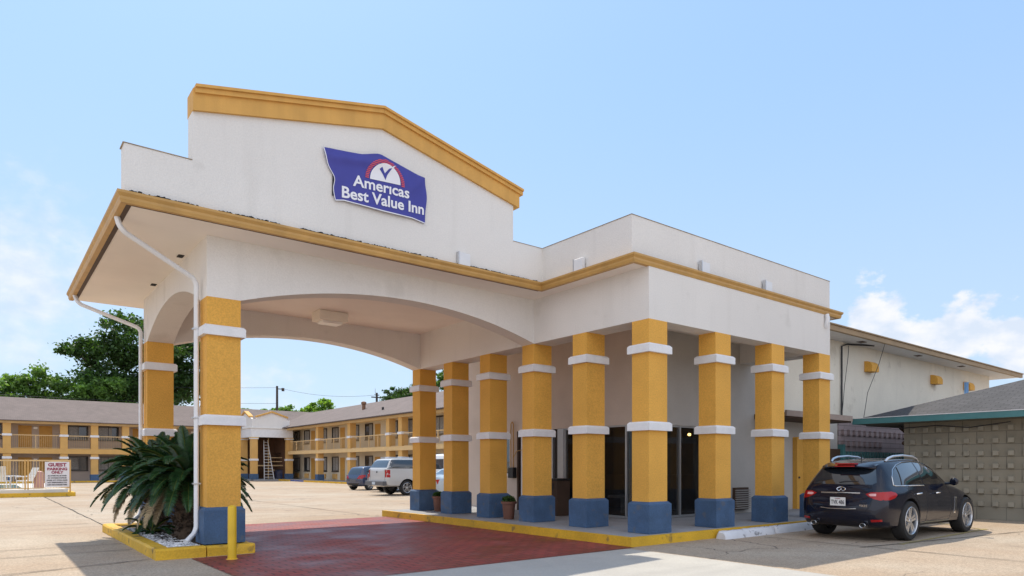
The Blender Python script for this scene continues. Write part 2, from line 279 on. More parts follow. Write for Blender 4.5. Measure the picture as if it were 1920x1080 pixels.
# ------------------------------------------------------------------ mesh helpers
class MB:
    def __init__(s): s.v = []; s.f = []; s.m = []
    def add(s, vs, fs, mi=0):
        n = len(s.v); s.v += [tuple(v) for v in vs]; s.f += [tuple(i+n for i in f) for f in fs]; s.m += [mi]*len(fs); return s
    def box(s, x0, x1, y0, y1, z0, z1, mi=0, T=None):
        if x0 > x1: x0, x1 = x1, x0
        if y0 > y1: y0, y1 = y1, y0
        vs = [Vector((x, y, z)) for z in (z0, z1) for y in (y0, y1) for x in (x0, x1)]
        if T: vs = [T @ v for v in vs]
        return s.add(vs, [(0, 2, 3, 1), (4, 5, 7, 6), (0, 1, 5, 4), (2, 6, 7, 3), (0, 4, 6, 2), (1, 3, 7, 5)], mi)
    def frus(s, x0, x1, y0, y1, z0, z1, c, top=True, bot=False):
        # box with a bevelled rim of width c on top (and bottom)
        r = []
        if bot: r += [(z0, c), (z0+c, 0)]
        else: r += [(z0, 0)]
        if top: r += [(z1-c, 0), (z1, c)]
        else: r += [(z1, 0)]
        vs = []; fs = []
        for z, d in r: vs += [(x0+d, y0+d, z), (x1-d, y0+d, z), (x1-d, y1-d, z), (x0+d, y1-d, z)]
        for k in range(len(r)-1):
            a = 4*k
            for i in range(4): j = (i+1) % 4; fs.append((a+i, a+j, a+4+j, a+4+i))
        fs.append((3, 2, 1, 0)); a = 4*(len(r)-1); fs.append((a, a+1, a+2, a+3))
        return s.add(vs, fs)
    def prism(s, poly, axis, a, b, mi=0):
        # poly: 2D points extruded along axis from a to b. axis 0: (y,z); 1: (x,z); 2: (x,y)
        def p(q, t): return ((t, q[0], q[1]), (q[0], t, q[1]), (q[0], q[1], t))[axis]
        n = len(poly); vs = [p(q, a) for q in poly] + [p(q, b) for q in poly]
        fs = [(i, (i+1) % n, n+(i+1) % n, n+i) for i in range(n)]
        base = len(s.v); s.add(vs, fs, mi)
        tris = geometry.tessellate_polygon([[Vector((q[0], q[1], 0)) for q in poly]])
        for t in tris: s.f.append(tuple(base+i for i in t)); s.m.append(mi); s.f.append(tuple(base+n+i for i in reversed(t))); s.m.append(mi)
        return s
    def tube(s, pts, r, n=8, mi=0, caps=True, flat=1.0):
        pts = [Vector(p) for p in pts]; rs = r if isinstance(r, (list, tuple)) else [r]*len(pts); rings = []; base = len(s.v)
        up = Vector((0, 0, 1)); prev = None
        for i, p in enumerate(pts):
            d = (pts[min(i+1, len(pts)-1)]-pts[max(i-1, 0)]).normalized()
            if prev is None: a = d.cross(up if abs(d.z) < .95 else Vector((1, 0, 0))).normalized()
            else: a = (prev - d*prev.dot(d)).normalized()
            prev = a; b = d.cross(a)
            s.v += [tuple(p + rs[i]*(cos(2*pi*k/n)*a + flat*sin(2*pi*k/n)*b)) for k in range(n)]
        for i in range(len(pts)-1):
            for k in range(n):
                a = base+i*n+k; b = base+i*n+(k+1) % n; s.f.append((a, b, b+n, a+n)); s.m.append(mi)
        if caps:
            s.f.append(tuple(base+k for k in reversed(range(n)))); s.m.append(mi)
            e = base+(len(pts)-1)*n; s.f.append(tuple(e+k for k in range(n))); s.m.append(mi)
        return s
    def lathe(s, prof, c=(0, 0, 0), n=24, axis=2, mi=0):
        base = len(s.v)
        for r, h in prof:
            for k in range(n):
                a = 2*pi*k/n; q = (r*cos(a), r*sin(a))
                p = ((h, q[0], q[1]), (q[0], h, q[1]), (q[0], q[1], h))[axis]; s.v.append((c[0]+p[0], c[1]+p[1], c[2]+p[2]))
        for i in range(len(prof)-1):
            for k in range(n):
                a = base+i*n+k; b = base+i*n+(k+1) % n; s.f.append((a, b, b+n, a+n)); s.m.append(mi)
        s.f.append(tuple(base+k for k in reversed(range(n)))); s.m.append(mi)
        e = base+(len(prof)-1)*n; s.f.append(tuple(e+k for k in range(n))); s.m.append(mi)
        return s
    def build(s, name, m, parent=None, smooth=False, fix=True, label=None):
        me = bpy.data.meshes.new(name); me.from_pydata(s.v, [], s.f)
        for x in (m if isinstance(m, (list, tuple)) else [m]): me.materials.append(x)
        if isinstance(m, (list, tuple)) and len(m) > 1: me.polygons.foreach_set('material_index', s.m)
        if fix and len(s.f) < 60000:
            bm = bmesh.new(); bm.from_mesh(me); bmesh.ops.recalc_face_normals(bm, faces=bm.faces); bm.to_mesh(me); bm.free()
        if smooth:
            me.polygons.foreach_set('use_smooth', [True]*len(me.polygons))
            try: me.set_sharp_from_angle(angle=radians(40))
            except Exception: pass
        o = bpy.data.objects.new(name, me); COL.objects.link(o)
        if parent: o.parent = parent; o.matrix_parent_inverse = Matrix.Translation(-Vector(parent.location)) if parent.rotation_euler.z == 0 else parent_inv(parent)
        if label: o['label'] = label
        return o
def world_of(o):
    m = Matrix.LocRotScale(o.location, o.rotation_euler, o.scale)
    if o.parent: m = world_of(o.parent) @ o.matrix_parent_inverse @ m
    return m
def parent_inv(p): return world_of(p).inverted()
# meshes are authored in world coordinates unless a thing is built at the origin (loc 0) and then moved
def thing(name, label, cat, loc=(0, 0, 0), rz=0, group=None):
    o = bpy.data.objects.new(name, None); COL.objects.link(o); o.location = loc; o.rotation_euler = (0, 0, rz); o.empty_display_size = .2
    o['label'] = label; o['category'] = cat
    if group: o['group'] = group
    return o
def tag(o, label, cat, group=None):
    o['label'] = label; o['category'] = cat
    if group: o['group'] = group
    return o
def struct(o, kind='structure'): o['kind'] = kind; return o
def dup(root, loc, rz, label, group=None):
    r = root.copy(); COL.objects.link(r); r.location = loc; r.rotation_euler = (0, 0, rz); r['label'] = label
    if group: r['group'] = group
    def rec(a, b):
        for ch in list(a.children):
            c = ch.copy(); COL.objects.link(c); c.parent = b; rec(ch, c)
    rec(root, r); return r
def text_obj(name, body, size, m, parent, xf, depth=.003, bold=0., spacing=1.0, align='LEFT', width=None, warp=None, shear=0):
    cu = bpy.data.curves.new(name+'_font', 'FONT'); cu.body = body; cu.size = size; cu.extrude = depth; cu.offset = bold; cu.space_character = spacing; cu.align_x = align; cu.resolution_u = 3; cu.shear = shear
    t = bpy.data.objects.new(name+'_tmp', cu); COL.objects.link(t); dg = bpy.context.evaluated_depsgraph_get(); dg.update()
    me = bpy.data.meshes.new_from_object(t.evaluated_get(dg)); bpy.data.objects.remove(t); bpy.data.curves.remove(cu)
    xs = [v.co.x for v in me.vertices]; w = max(xs)-min(xs); x0 = min(xs)
    k = width/w if width else 1
    for v in me.vertices:
        c = v.co.copy()
        if width: c.x = (c.x-x0)*k if align == 'LEFT' else c.x*k
        v.co = warp(c) if warp else xf @ c
    me.materials.clear(); me.materials.append(m); me.name = name
    o = bpy.data.objects.new(name, me); COL.objects.link(o)
    if parent: o.parent = parent; o.matrix_parent_inverse = parent_inv(parent)
    return o

# ------------------------------------------------------------------ ground
struct(MB().add([(-400, -400, 0), (500, -400, 0), (500, 600, 0), (-400, 600, 0)], [(0, 1, 2, 3)]).build('ground', M['ground']))
struct(MB().add([(-20, -16, .004), (-1.15, -16, .004), (-1.0, -.36, .004), (-1.3, -.36, .004), (-8.2, -.36, .004), (-20, -.36, .004)], [(0, 1, 2, 3, 4, 5)]).build('pavement', M['slab']))
struct(MB().add([(-7.5, -.40, .008), (-.80, -.34, .008), (-.80, 9.35, .008), (-6.52, 9.05, .008), (-6.52, 3.1, .008), (-7.55, 3.1, .008)], [(0, 1, 2, 3, 4, 5)]).build('paving', M['paver']))
def strip(mb, x0, y0, x1, y1, w=.018, z=.012, seg=24, wob=.02):
    d = Vector((x1-x0, y1-y0)); n = Vector((-d.y, d.x)).normalized(); ps = []
    for i in range(seg+1):
        t = i/seg; ww = w*random.uniform(.5, 1.3); o = random.uniform(-wob, wob)
        p = Vector((x0, y0))+d*t+n*o; ps.append((p+n*ww, p-n*ww))
    vs = []; fs = []
    for a, b in ps: vs += [(a.x, a.y, z), (b.x, b.y, z)]
    for i in range(seg): fs.append((2*i, 2*i+1, 2*i+3, 2*i+2))
    mb.add(vs, fs)
j = MB()
for a in [(-7.8, 9.3, -7.85, 31), (-30, 11.9, -8.05, 11.9), (-30, 6.2, -8.1, 6.2), (2.75, -.8, 2.2, -16), (2.45, -2.9, 14, -4.6), (-8.1, 5.0, -14, 5.0), (-6.3, 16, 12, 16), (-30, 21.5, 14, 21.5), (-1, 10, -1, 44), (5, 10, 5, 60), (-14, -5, -14, 60), (-30, 40, 14, 40), (-8.1, 3.4, -12, 2.3)]:
    strip(j, *a)
struct(j.build('joint', M['joint'], fix=False))
j = MB(); strip(j, 3.6, -3.12, 8.6, -3.02, .05, .008, 30, .012); strip(j, 8.3, -3.1, 9.6, -1.6, .04, .0085, 12, .012)
struct(j.build('road_marking', M['lotyellow'], fix=False))

# ------------------------------------------------------------------ main entrance: portico and colonnade
ZB, ZS, ZG0, ZG1, ZP = 4.381, 5.41, 5.402, 5.568, 6.36
Y = [0, 1.722, 3.4815, 5.2367, 6.9958, 8.7361]; X = [0, 2.1647, 4.3585, 6.5655]
CW, CD, CE = .5543, .4333, .060
ent = thing('hotel_entrance', 'white stucco hotel entrance canopy on gold columns with a gabled parapet', 'hotel entrance', (-3, 3, 0))
def column(parent, x, y, zb=.182, zt=ZB, w=CW, d=CD):
    c = MB().box(x, x+w, y, y+d, zb+.3, zt).build('column', M['gold'], parent)
    MB().frus(x-CE, x+w+CE, y-CE, y+d+CE, zb, .80, .05).build('base', M['blue'], c)
    for z in (2.20, 3.73):
        MB().frus(x-CE-.01, x+w+CE+.01, y-CE-.01, y+d+CE+.01, z, z+.175, .035).build('band', M['whitecap'], c)
    return c
for y in Y: column(ent, 0, y)
for x in X[1:]: column(ent, x, 0)
XA = -7.2201
column(ent, XA, Y[2]); column(ent, XA, Y[5])
def arch(x0, x1, zspr, zcr, n=36):
    c = (x1-x0)/2; h = zcr-zspr; R = (c*c+h*h)/(2*h); zc = zcr-R; xm = (x0+x1)/2
    return [(x0+(x1-x0)*i/n, zc+sqrt(max(R*R-(x0+(x1-x0)*i/n-xm)**2, 0))) for i in range(n+1)]
wl = MB()
ax0, ax1 = XA+CW, 0
fa = [(XA, ZB)] + arch(ax0, ax1, ZB+.002, 4.90) + [(0, ZS), (XA, ZS)]
wl.prism(fa, 1, Y[2], Y[2]+CD); wl.prism(fa, 1, Y[5], Y[5]+CD)
ay0, ay1 = Y[2]+CD, Y[5]
sa = arch(ay0, ay1, ZB+.002, 4.92)
wl.prism(sa + [(ay1, ZS), (ay0, ZS)], 0, XA+.002, XA+CW)
wl.box(0, CW, CD, Y[5]+CD, ZB, ZS)            # beam above the row of columns
wl.box(0, X[3]+CW, 0, CD, ZB, ZS)
wl.box(X[3]+.02, X[3]+CW-.002, CD, 2.5, ZB, ZS)
wl.build('wall', M['white'], ent)
GX, GY, GP = .46, .03, 2.68
XL, YBK, XR = -8.62, 10.25, 7.68
so_ = MB()
so_.box(XL+.1, 0, GP+.09, YBK-.09, ZS, ZS+.07)
so_.box(-GX+.09, 0, GY*-1+.09, GP+.09, ZS, ZS+.07)
so_.box(0, XR-.1, -.0+.06, YBK-.09, ZS, ZS+.07)
so_.box(CW, 2.5, CD, Y[5]+CD, 4.93, 4.99); so_.box(2.5, X[3], CD, 2.3, 4.93, 4.99)
so_.build('ceiling', M['ceil'], ent)
gt = MB()
def gutter(x0, x1, y0, y1):
    gt.box(x0, x1, y0, y1, ZG0, ZG1-.05)
def grun(p, q, out):      # run from p to q; out = unit outward normal (x,y)
    a, b = Vector(p), Vector(q); o = Vector(out)
    prof = [(-.10, ZG0), (-.02, ZG0), (.0, ZG0+.05), (.0, ZG0+.085), (.035, ZG0+.13), (.035, ZG1), (-.10, ZG1)]
    d = (b-a).normalized()
    vs = []; n = len(prof)
    for base, sg in ((a, -1), (b, 1)):
        for off, z in prof:
            # mitre
            t = base+o*off; k = mit[sg].get((round(base.x, 2), round(base.y, 2)), 0)
            t = t+d*(off*k*sg); vs.append((t.x, t.y, z))
    gt.add(vs, [(i, (i+1) % n, n+(i+1) % n, n+i) for i in range(n)]+[tuple(range(n)), tuple(range(2*n-1, n-1, -1))])
C0, C1, C2, C3, C4, C5 = (XL, YBK), (XL, GP), (-GX, GP), (-GX, -GY), (XR, -GY), (XR, 1.2)
rk = lambda c: (round(c[0], 2), round(c[1], 2))
mit = {1: {rk(C1): 1, rk(C2): -1, rk(C3): 1, rk(C4): 1}, -1: {rk(C1): 1, rk(C2): -1, rk(C3): 1, rk(C4): 1, rk(C0): 0}}
grun(C0, C1, (-1, 0)); grun(C1, C2, (0, -1)); grun(C2, C3, (-1, 0)); grun(C3, C4, (0, -1)); grun(C4, C5, (1, 0))
gt.build('gutter', M['goldtrim'], ent)
MB().box(XL+.10, XL+.17, GP+.1, YBK-.1, ZS-.010, ZS-.002).box(XL+.17, -GX, GP+.09, GP+.12, ZS-.010, ZS-.002).build('soffit_gap_strip', M['darkbrown'], ent)  # thin brown strips drawn for the dark gap between gutter and soffit
rf = MB()
rf.box(XL+.1, -.2, GP+.1, YBK-.1, 5.48, 5.55); rf.box(-.2, XR-.1, .1, 10.2, 5.48, 5.55); rf.box(-GX+.1, -.2, .1, GP+.1, 5.48, 5.55)
rf.build('roof', M['flat'], ent)
# parapets
PY = 2.76; px = .36
pr = MB()
pr.prism([(-8.55, 5.55), (-1.19, 5.55), (-1.19, 7.30), (-4.32, 8.00), (-7.61, 7.30), (-7.61, 6.31), (-8.55, 6.31)], 1, PY, PY+.28)
pr.box(-1.19, -px, PY, PY+.22, 5.55, ZP)
pr.box(-px, -px+.22, .12, PY, 5.55, ZP); pr.box(-px+.22, 7.34, .12, .34, 5.55, ZP); pr.box(7.12, 7.34, .34, 6, 5.55, ZP)
pr.build('parapet', M['white'], ent)
cp = MB()
def slopestrip(p, q, t, y0, y1, lead=0):
    (xa, za), (xb, zb_) = p, q
    cp.prism([(xa, za-t), (xb, zb_-t), (xb, zb_), (xa, za)], 1, y0, y1)
L0, AP, R0 = (-7.612, 7.425), (-4.32, 8.15), (-1.06, 7.44)
for p, q in ((L0, AP), (AP, R0)): slopestrip(p, q, .345, PY-.055, PY+.32)
L1, AP1, R1 = (-7.72, 7.60), (-4.32, 8.355), (-.98, 7.625)
L1 = (-7.585, 7.472); AP1 = (-4.32, 8.20); R1 = (-.99, 7.49)
for p, q in ((L1, AP1), (AP1, R1)): slopestrip(p, q, .045, PY-.13, PY+.40)
for p, q in ((L1, AP1), (AP1, R1)):
    for k_, yy in ((0, .095),): slopestrip((p[0]+.002, p[1]-.047), (q[0]-.002, q[1]-.047), .075, PY-yy, PY+.39-.02*k_)
cp.build('cornice', M['goldcornice'], ent)
wcp = mat('worn_parapet_coping', (.34, .27, .19), .8, .3, 5)
cpp = MB()
cpp.prism([(-8.57, 6.312), (-7.612, 6.312), (-7.612, 6.322), (-8.57, 6.322)], 1, PY-.012, PY+.29)
cpp.build('coping', wcp, ent); cpp = MB()
cpp.prism([(-1.188, 6.362), (-px+.0, 6.362), (-px, 6.37), (-1.188, 6.37)], 1, PY-.01, PY+.23)
cpp.build('coping', wcp, ent); cpp = MB()
cpp.box(-px-.012, -px+.232, .108, PY-.01, 6.362, 6.37); cpp.box(-px+.232, 7.352, .108, .352, 6.362, 6.37); cpp.build('coping', wcp, ent)

tr = MB()
def shards(x0, y0, x1, y1, n, zmax=.06):
    for i in range(n):
        t = random.random(); k = random.random()
        if sin(t*31)+sin(t*13.7+1)+sin(t*71) < -1.1: continue
        cx = x0+(x1-x0)*t; cy = y0+(y1-y0)*t; l = random.uniform(.012, .06); h = random.uniform(.006, zmax*.62)*(1.3 if k > .85 else 1)
        T = Matrix.Translation((cx, cy, 5.57)) @ Matrix.Rotation(random.uniform(-.4, .4), 4, 'Z') @ Matrix.Rotation(random.uniform(-.35, .35), 4, 'Y')
        tr.box(-l/2, l/2, -.02, .02, 0, h, T=T)
shards(-8.5, GP+.05, -1.2, GP+.05, 900); shards(-1.2, GP+.05, -.55, GP+.05, 60); shards(-.4, .03, 2.6, .03, 90, .035); shards(2.6, .03, 7.2, .03, 70, .03)
tr.build('tar_edge', M['tar'], ent, fix=False)
# downspouts
def spout(pts, nm='downspout'):
    P = [Vector(p) for p in pts]; out = [P[0]]
    for i in range(1, len(P)-1):
        a = (P[i-1]-P[i]).normalized(); b = (P[i+1]-P[i]).normalized(); r = .09
        for t in (0, .33, .66, 1): q = P[i]+a*r*(1-t)**1.5+b*r*t**1.5; out.append(q)
    out.append(P[-1]); return out
sp1 = MB().tube(spout([(-8.55, 3.45, 5.41), (-8.50, 3.45, 5.22), (-7.31, 3.80, 4.70), (-7.31, 3.80, .38), (-7.52, 3.62, .22)]), .052, 10, flat=.8).build('downspout', M['white_plastic'], ent, True)
sp2 = MB().tube(spout([(-8.55, 9.6, 5.41), (-8.50, 9.55, 5.22), (-7.31, 9.0, 4.70), (-7.31, 9.0, .38), (-7.55, 8.8, .22)]), .052, 10, flat=.8).build('downspout', M['white_plastic'], ent, True)
for z in (3.86, 2.33, 1.2): MB().box(-7.37, -7.25, 3.74, 3.865, z-.012, z+.012).build('bracket', M['galv'], sp1)
MB().tube([(6.86, -.05, 5.40), (6.86, -.07, 5.28), (6.84, -.05, 5.14), (6.88, -.02, 5.08)], .055, 10).build('downspout', M['white_plastic'], ent, True)
for yy in (4.99, 7.50): MB().box(-7.36, -7.26, yy-.09, yy+.09, ZS-.012, ZS-.002).build('soffit_vent', M['dark'], ent)
# walkway with painted kerb
wk = MB().prism([(-.70, -.17), (11.8, -.17), (11.8, 2.36), (8.8, 2.36), (8.8, 2.3), (2.5, 2.3), (2.5, 9.7), (-.70, 9.55)], 2, .0, .176).build('sidewalk', M['walk']); struct(wk)
kb = MB()
kb.prism([(-.80, -.26), (-.70, -.17), (-.70, 9.55), (-.80, 9.6)], 2, 0, .178)
kb.prism([(-.80, -.26), (11.8, -.26), (11.8, -.17), (-.70, -.17)], 2, 0, .178)
bmk = kb.build('kerb', M['yellow']); tag(bmk, 'yellow painted kerb edging the covered walkway under the columns', 'kerb')

# fixture under portico ceiling
lf = thing('ceiling_light', 'boxy light fixture under the canopy ceiling', 'ceiling light', (-3.2, 7.7, 5.4))
MB().frus(-3.62, -2.86, 7.45, 7.95, 5.17, 5.408, .02).build('housing', M['soffit'], lf)
MB().frus(-3.50, -2.98, 7.52, 7.88, 5.11, 5.17, .02, False, True).build('lens', M['lens'], lf)
# flood boxes standing on the gutter
def flood(x, y, ax, label):
    t = thing('roof_light_box', label, 'roof light', (x, y, 5.57), 0 if ax == 'y' else -pi/2, 'light boxes along the roof edge')
    return t
f0 = flood(-2.5, GP+.03, 'y', 'white light box on the gutter right of the blue banner')
MB().frus(-.13, .13, -.035, .035, .01, .25, .01).build('housing', M['white_plastic'], f0).matrix_parent_inverse = Matrix()
MB().box(-.155, -.135, -.04, .04, -.0, .27).build('bracket', M['galv'], f0).matrix_parent_inverse = Matrix()
for (x, y, rz, lb) in ((-.43, 1.5, -pi/2, 'white light box on the short gutter left of the building corner'), (1.86, .05, 0, 'white light box on the right gutter nearest the corner'), (4.28, .05, 0, 'white light box farthest right along the right gutter')):
    dup(f0, (x, y, 5.57), rz, lb)

# ------------------------------------------------------------------ banner
bn = thing('banner', 'sagging blue vinyl hotel banner with white lettering on the gable', 'banner', (-4.3, 2.7, 6.25))
def bdepth(x, z):
    u = (x+5.4)/2.0; v = (z-6.2)/1.0
    d = .035+.025*sin(u*pi)
    d += .045*math.exp(-((v-.92-.25*(u-.5))/.10)**2)*math.exp(-((u-.25)/.3)**2)
    d += .05*math.exp(-(((u-.55)*1.0-(v-.95)*-.9)/.10)**2)*max(0, v-.55)
    d += .05*math.exp(-((u-(1.0-.45*(.95-v)))/.05)**2)*max(0, v-.45)
    d += .02*sin(u*9+v*3)*max(0, v-.5)
    return d
def bmap(x, z, e=.0): return Vector((x, PY-bdepth(x, z)-e, z))
def lerp(a, b, t): return a+(b-a)*t
def pl(pts, t):
    # polyline parameterised by x
    x = lerp(pts[0][0], pts[-1][0], t)
    for (a, b) in zip(pts, pts[1:]):
        if x <= b[0]+1e-9: return x, lerp(a[1], b[1], (x-a[0])/(b[0]-a[0]))
    return pts[-1]
topl = [(-5.41, 7.13), (-4.75, 7.20), (-4.44, 7.285), (-4.36, 7.29), (-4.15, 7.25), (-3.75, 7.18), (-3.43, 7.12)]
botl = [(-5.26, 6.235), (-5.1, 6.27), (-4.3, 6.255), (-3.7, 6.27), (-3.41, 6.235)]
NS, NT = 60, 30
def bpt(s_, t_):
    xt, zt = pl(topl, s_); xb, zb = pl(botl, s_)
    x = lerp(xb, xt, t_); z = lerp(zb, zt, t_)
    if s_ < .25: x += (.25-s_)/.25*(-.07*(t_) + .08*math.exp(-((t_-.45)/.16)**2))
    if s_ > .9: x += (s_-.9)/.1*.055*math.exp(-((t_-.6)/.3)**2)
    return x, z
def bsheet(t0, t1, nt, e, mtl, nm, s0=0, s1=1, ns=NS, back=.006):
    vs = []; fs = []
    for lay in (0, 1):
        for jx in range(nt+1):
            for i in range(ns+1):
                x, z = bpt(lerp(s0, s1, i/ns), lerp(t0, t1, jx/nt)); p = bmap(x, z, e-lay*back); vs.append(p)
    W_ = ns+1; K = W_*(nt+1)
    for jx in range(nt):
        for i in range(ns):
            a = jx*W_+i; fs.append((a, a+1, a+W_+1, a+W_)); fs.append((K+a, K+a+W_, K+a+W_+1, K+a+1))
    for i in range(ns): fs.append((i, K+i, K+i+1, i+1)); a = nt*W_+i; fs.append((a, a+1, K+a+1, K+a))
    for jx in range(nt):
        a = jx*W_; fs.append((a, a+W_, K+a+W_, K+a)); a += ns; fs.append((a, K+a, K+a+W_, a+W_))
    return MB().add(vs, fs).build(nm, mtl, bn, True)
bsheet(0, 1, NT, 0, M['banner'], 'cloth')
bsheet(0, .018, 1, .004, M['bannerwhite'], 'hem'); bsheet(0, 1, NT, .004, M['bannerwhite'], 'hem', 0, .006, 1)
def bwarp(x0, z0, sl, e=.009): return lambda c: bmap(x0+c.x, z0+c.y+sl*c.x, e)
text_obj('lettering', 'Best Value Inn', .285, M['bannerwhite'], bn, None, 0, .007, 1.0, width=1.70, warp=bwarp(-5.14, 6.325, .045))
text_obj('lettering', 'Amer\u0131cas', .285, M['bannerwhite'], bn, None, 0, .006, 1.0, width=1.16, warp=bwarp(-4.93, 6.585, .04))
cx_, cz_ = -4.28, 6.815
hd = MB(); ring = []
def grid2(mb, f, nu, nv, e):
    vs = []; fs = []
    for b_ in range(nv+1):
        for a_ in range(nu+1): x, z = f(a_/nu, b_/nv); vs.append(bmap(x, z, e))
    for b_ in range(nv):
        for a_ in range(nu): q = b_*(nu+1)+a_; fs.append((q, q+1, q+nu+2, q+nu+1))
    mb.add(vs, fs)
grid2(hd, lambda a, b: (cx_+.315*b*cos(pi*a), cz_+.33*b*sin(pi*a)+.02*(b*cos(pi*a)-.2)), 40, 10, .009); hd.build('emblem_disc', M['bannerwhite'], bn, True, fix=False)
rg = MB()
for k in range(13):
    z0 = k*.0335; z1 = z0+.021
    def xr(r, z): return sqrt(max(r*r-z*z, 0))
    for sg in (-1, 1):
        def f(a, b, z0=z0, z1=z1, sg=sg):
            z = lerp(z0, z1, b); xi = xr(.345, z); xo = xr(.415, z)
            if xo < .001: xo = .001
            x = sg*lerp(xi, xo, a); return (cx_+x*.98, cz_-.01+z*.98+.02*x)
        if z0 < .41: grid2(rg, f, 6, 2, .0095)
rg.build('emblem_ring', M['bannerred'], bn, True, fix=False)
ck = MB()
def bpoly(mb, pts, e, k=4):
    P = []
    for i in range(len(pts)):
        a, b = pts[i], pts[(i+1) % len(pts)]
        for t in range(k): P.append((lerp(a[0], b[0], t/k), lerp(a[1], b[1], t/k)))
    base = len(mb.v)
    mb.v += [tuple(bmap(cx_+x, cz_+z, e)) for x, z in P]
    for t in geometry.tessellate_polygon([[Vector((x, z, 0)) for x, z in P]]): mb.f.append(tuple(base+i for i in t)); mb.m.append(0)
bpoly(ck, [(-.13, .20), (-.08, .25), (-.02, .15), (.06, .25), (.12, .275), (.03, .13), (-.005, .03), (-.06, .12)], .014); ck.build('emblem_check', M['banner'], bn, fix=False)
ck = MB(); bpoly(ck, [(.105, .265), (.145, .285), (.21, .355), (.13, .305)], .015); ck.build('emblem_check', M['bannerwhite'], bn, fix=False)
MB().tube([(-5.30, PY-.02, 6.32), (-5.29, PY-.02, 6.72)], .012, 6).build('strap', M['black'], bn)

# ------------------------------------------------------------------ lobby
lb = thing('lobby_building', 'beige lobby with glass walls behind the colonnade', 'lobby', (2.5, 2.3, 0))
w = MB()
w.box(2.5, 2.7, 2.5, 9.75, 2.545, 4.93)      # above glass on the left side
w.box(2.5, 2.7, 5.72, 6.60, .18, 2.545); w.box(2.5, 2.7, 7.25, 7.62, .18, 2.545); w.box(2.5, 2.7, 8.62, 9.75, 0, 2.545); w.box(2.5, 2.7, 7.62, 8.62, .18, 1.26)
w.box(2.5, 9.0, 9.75, 9.95, 0, 5.4)
w.build('wall', M['lobby'], lb, label='pinkish beige side wall with door and windows')
w = MB()
w.box(2.5, 8.8, 2.3, 2.5, 2.545, 4.93); w.box(5.1, 8.8, 2.3, 2.5, .18, 2.545)
w.build('wall', M['lobbygrey'], lb, label='grey front wall right of the glass')
cpn = MB().box(2.5-.012, 2.5, 2.5, 9.7, 2.85, 2.875); cpn.build('trim', M['lobby'], lb)
g = MB()
g.box(2.555, 2.57, 2.35, 5.16, .24, 2.52); g.build('glass_panel', M['glass'], lb) if False else None
M['shopglass'] = mat('lobby_glass', (.02, .02, .02), .03, spec=.7)
nt = M['shopglass'].node_tree; bsd = nt.nodes['Principled BSDF']; bsd.inputs['Alpha'].default_value = .45
MB().box(2.56, 2.575, 2.36, 5.16, .24, 2.52).build('glass_panel', M['shopglass'], lb)
MB().box(2.56, 5.06, 2.36, 2.375, .24, 2.52).build('glass_panel', M['shopglass'], lb)
MB().box(2.56, 2.575, 7.66, 8.58, 1.3, 2.5).build('window_pane', M['glass'], lb)
fr = MB()
for y in (2.31, 2.86, 3.9, 4.35, 5.12): fr.box(2.52, 2.62, y, y+.055, .18, 2.545)
for x in (2.52, 3.93, 5.045): fr.box(x, x+.055, 2.32, 2.42, .18, 2.545)
fr.box(2.53, 2.61, 2.37, 5.12, .18, .24); fr.box(2.58, 5.05, 2.33, 2.41, .18, .24); fr.box(2.53, 2.61, 2.37, 5.12, 2.50, 2.545); fr.box(2.58, 5.05, 2.33, 2.41, 2.50, 2.545)
fr.build('window_frame', M['alu'], lb)
dj = MB(); dj.box(2.49, 2.62, 5.175, 5.42, .18, 2.54); dj.box(2.49, 2.60, 5.62, 5.72, .18, 2.54); dj.build('door_jamb', M['alu'], lb)
MB().box(2.58, 2.60, 5.42, 5.62, .18, 2.54).build('door', M['darkframe'], lb)
d2 = MB().box(2.56, 2.60, 6.66, 7.18, .18, 2.50).build('door', M['darkbrown'], lb)
MB().box(2.49, 2.55, 7.18, 7.25, .18, 2.55).build('door_jamb', M['darkbrown'], lb)
MB().box(2.49, 2.545, 6.98, 7.05, .18, 2.40).build('door_jamb', M['whitecap'], lb)
wf = MB(); wf.box(2.48, 2.56, 7.60, 8.66, 2.46, 2.56); wf.build('window_head', M['whitecap'], lb); wf = MB(); wf.box(2.46, 2.56, 7.58, 8.68, 1.20, 1.28); wf.build('window_sill', M['whitecap'], lb)
cd = MB()
for yy, zt in ((7.36, 2.78), (7.48, 2.78)): cd.tube([(2.44, yy, 1.4), (2.44, yy, zt)], .018, 6)
cd.tube([(2.44, 7.36, 2.78), (2.44, 7.42, 2.84), (2.44, 7.48, 2.78)], .018, 6)
cd.tube([(2.44, 7.36, 1.75), (2.44, 7.2, 1.95), (2.44, 6.95, 1.98)], .012, 6); cd.build('conduit', M['goldtrim'], lb)
MB().frus(2.36, 2.50, 7.28, 7.52, 1.14, 1.46, .01).build('meter_box', M['black'], lb)
# interior
it = MB(); it.box(2.7, 8.6, 9.0, 9.1, .18, 3); it.box(8.5, 8.6, 2.5, 9, .18, 3); it.box(2.7, 8.6, 2.5, 9, 2.9, 3.0)
it.build('interior_wall', mat('interior_brown', (.10, .07, .05), .9, .1, 2), lb)
MB().box(2.7, 8.5, 2.5, 9, .182, .19).build('interior_floor', mat('interior_floor', (.10, .085, .07), .5), lb)
MB().frus(5.6, 6.3, 3.6, 6.8, .19, 1.25, .02).build('reception_desk', M['darkbrown'], lb)
MB().frus(3.55, 4.15, 3.9, 4.5, .62, .70, .01).box(3.8, 3.9, 4.15, 4.25, .19, .62).build('side_table', M['curtain'], lb)
MB().lathe([(.015, 0), (.045, .015), (.045, .06), (.015, .08)], (5.62, 3.3, 2.36), 12).build('pendant_lamp', M['litlamp'], lb, True)
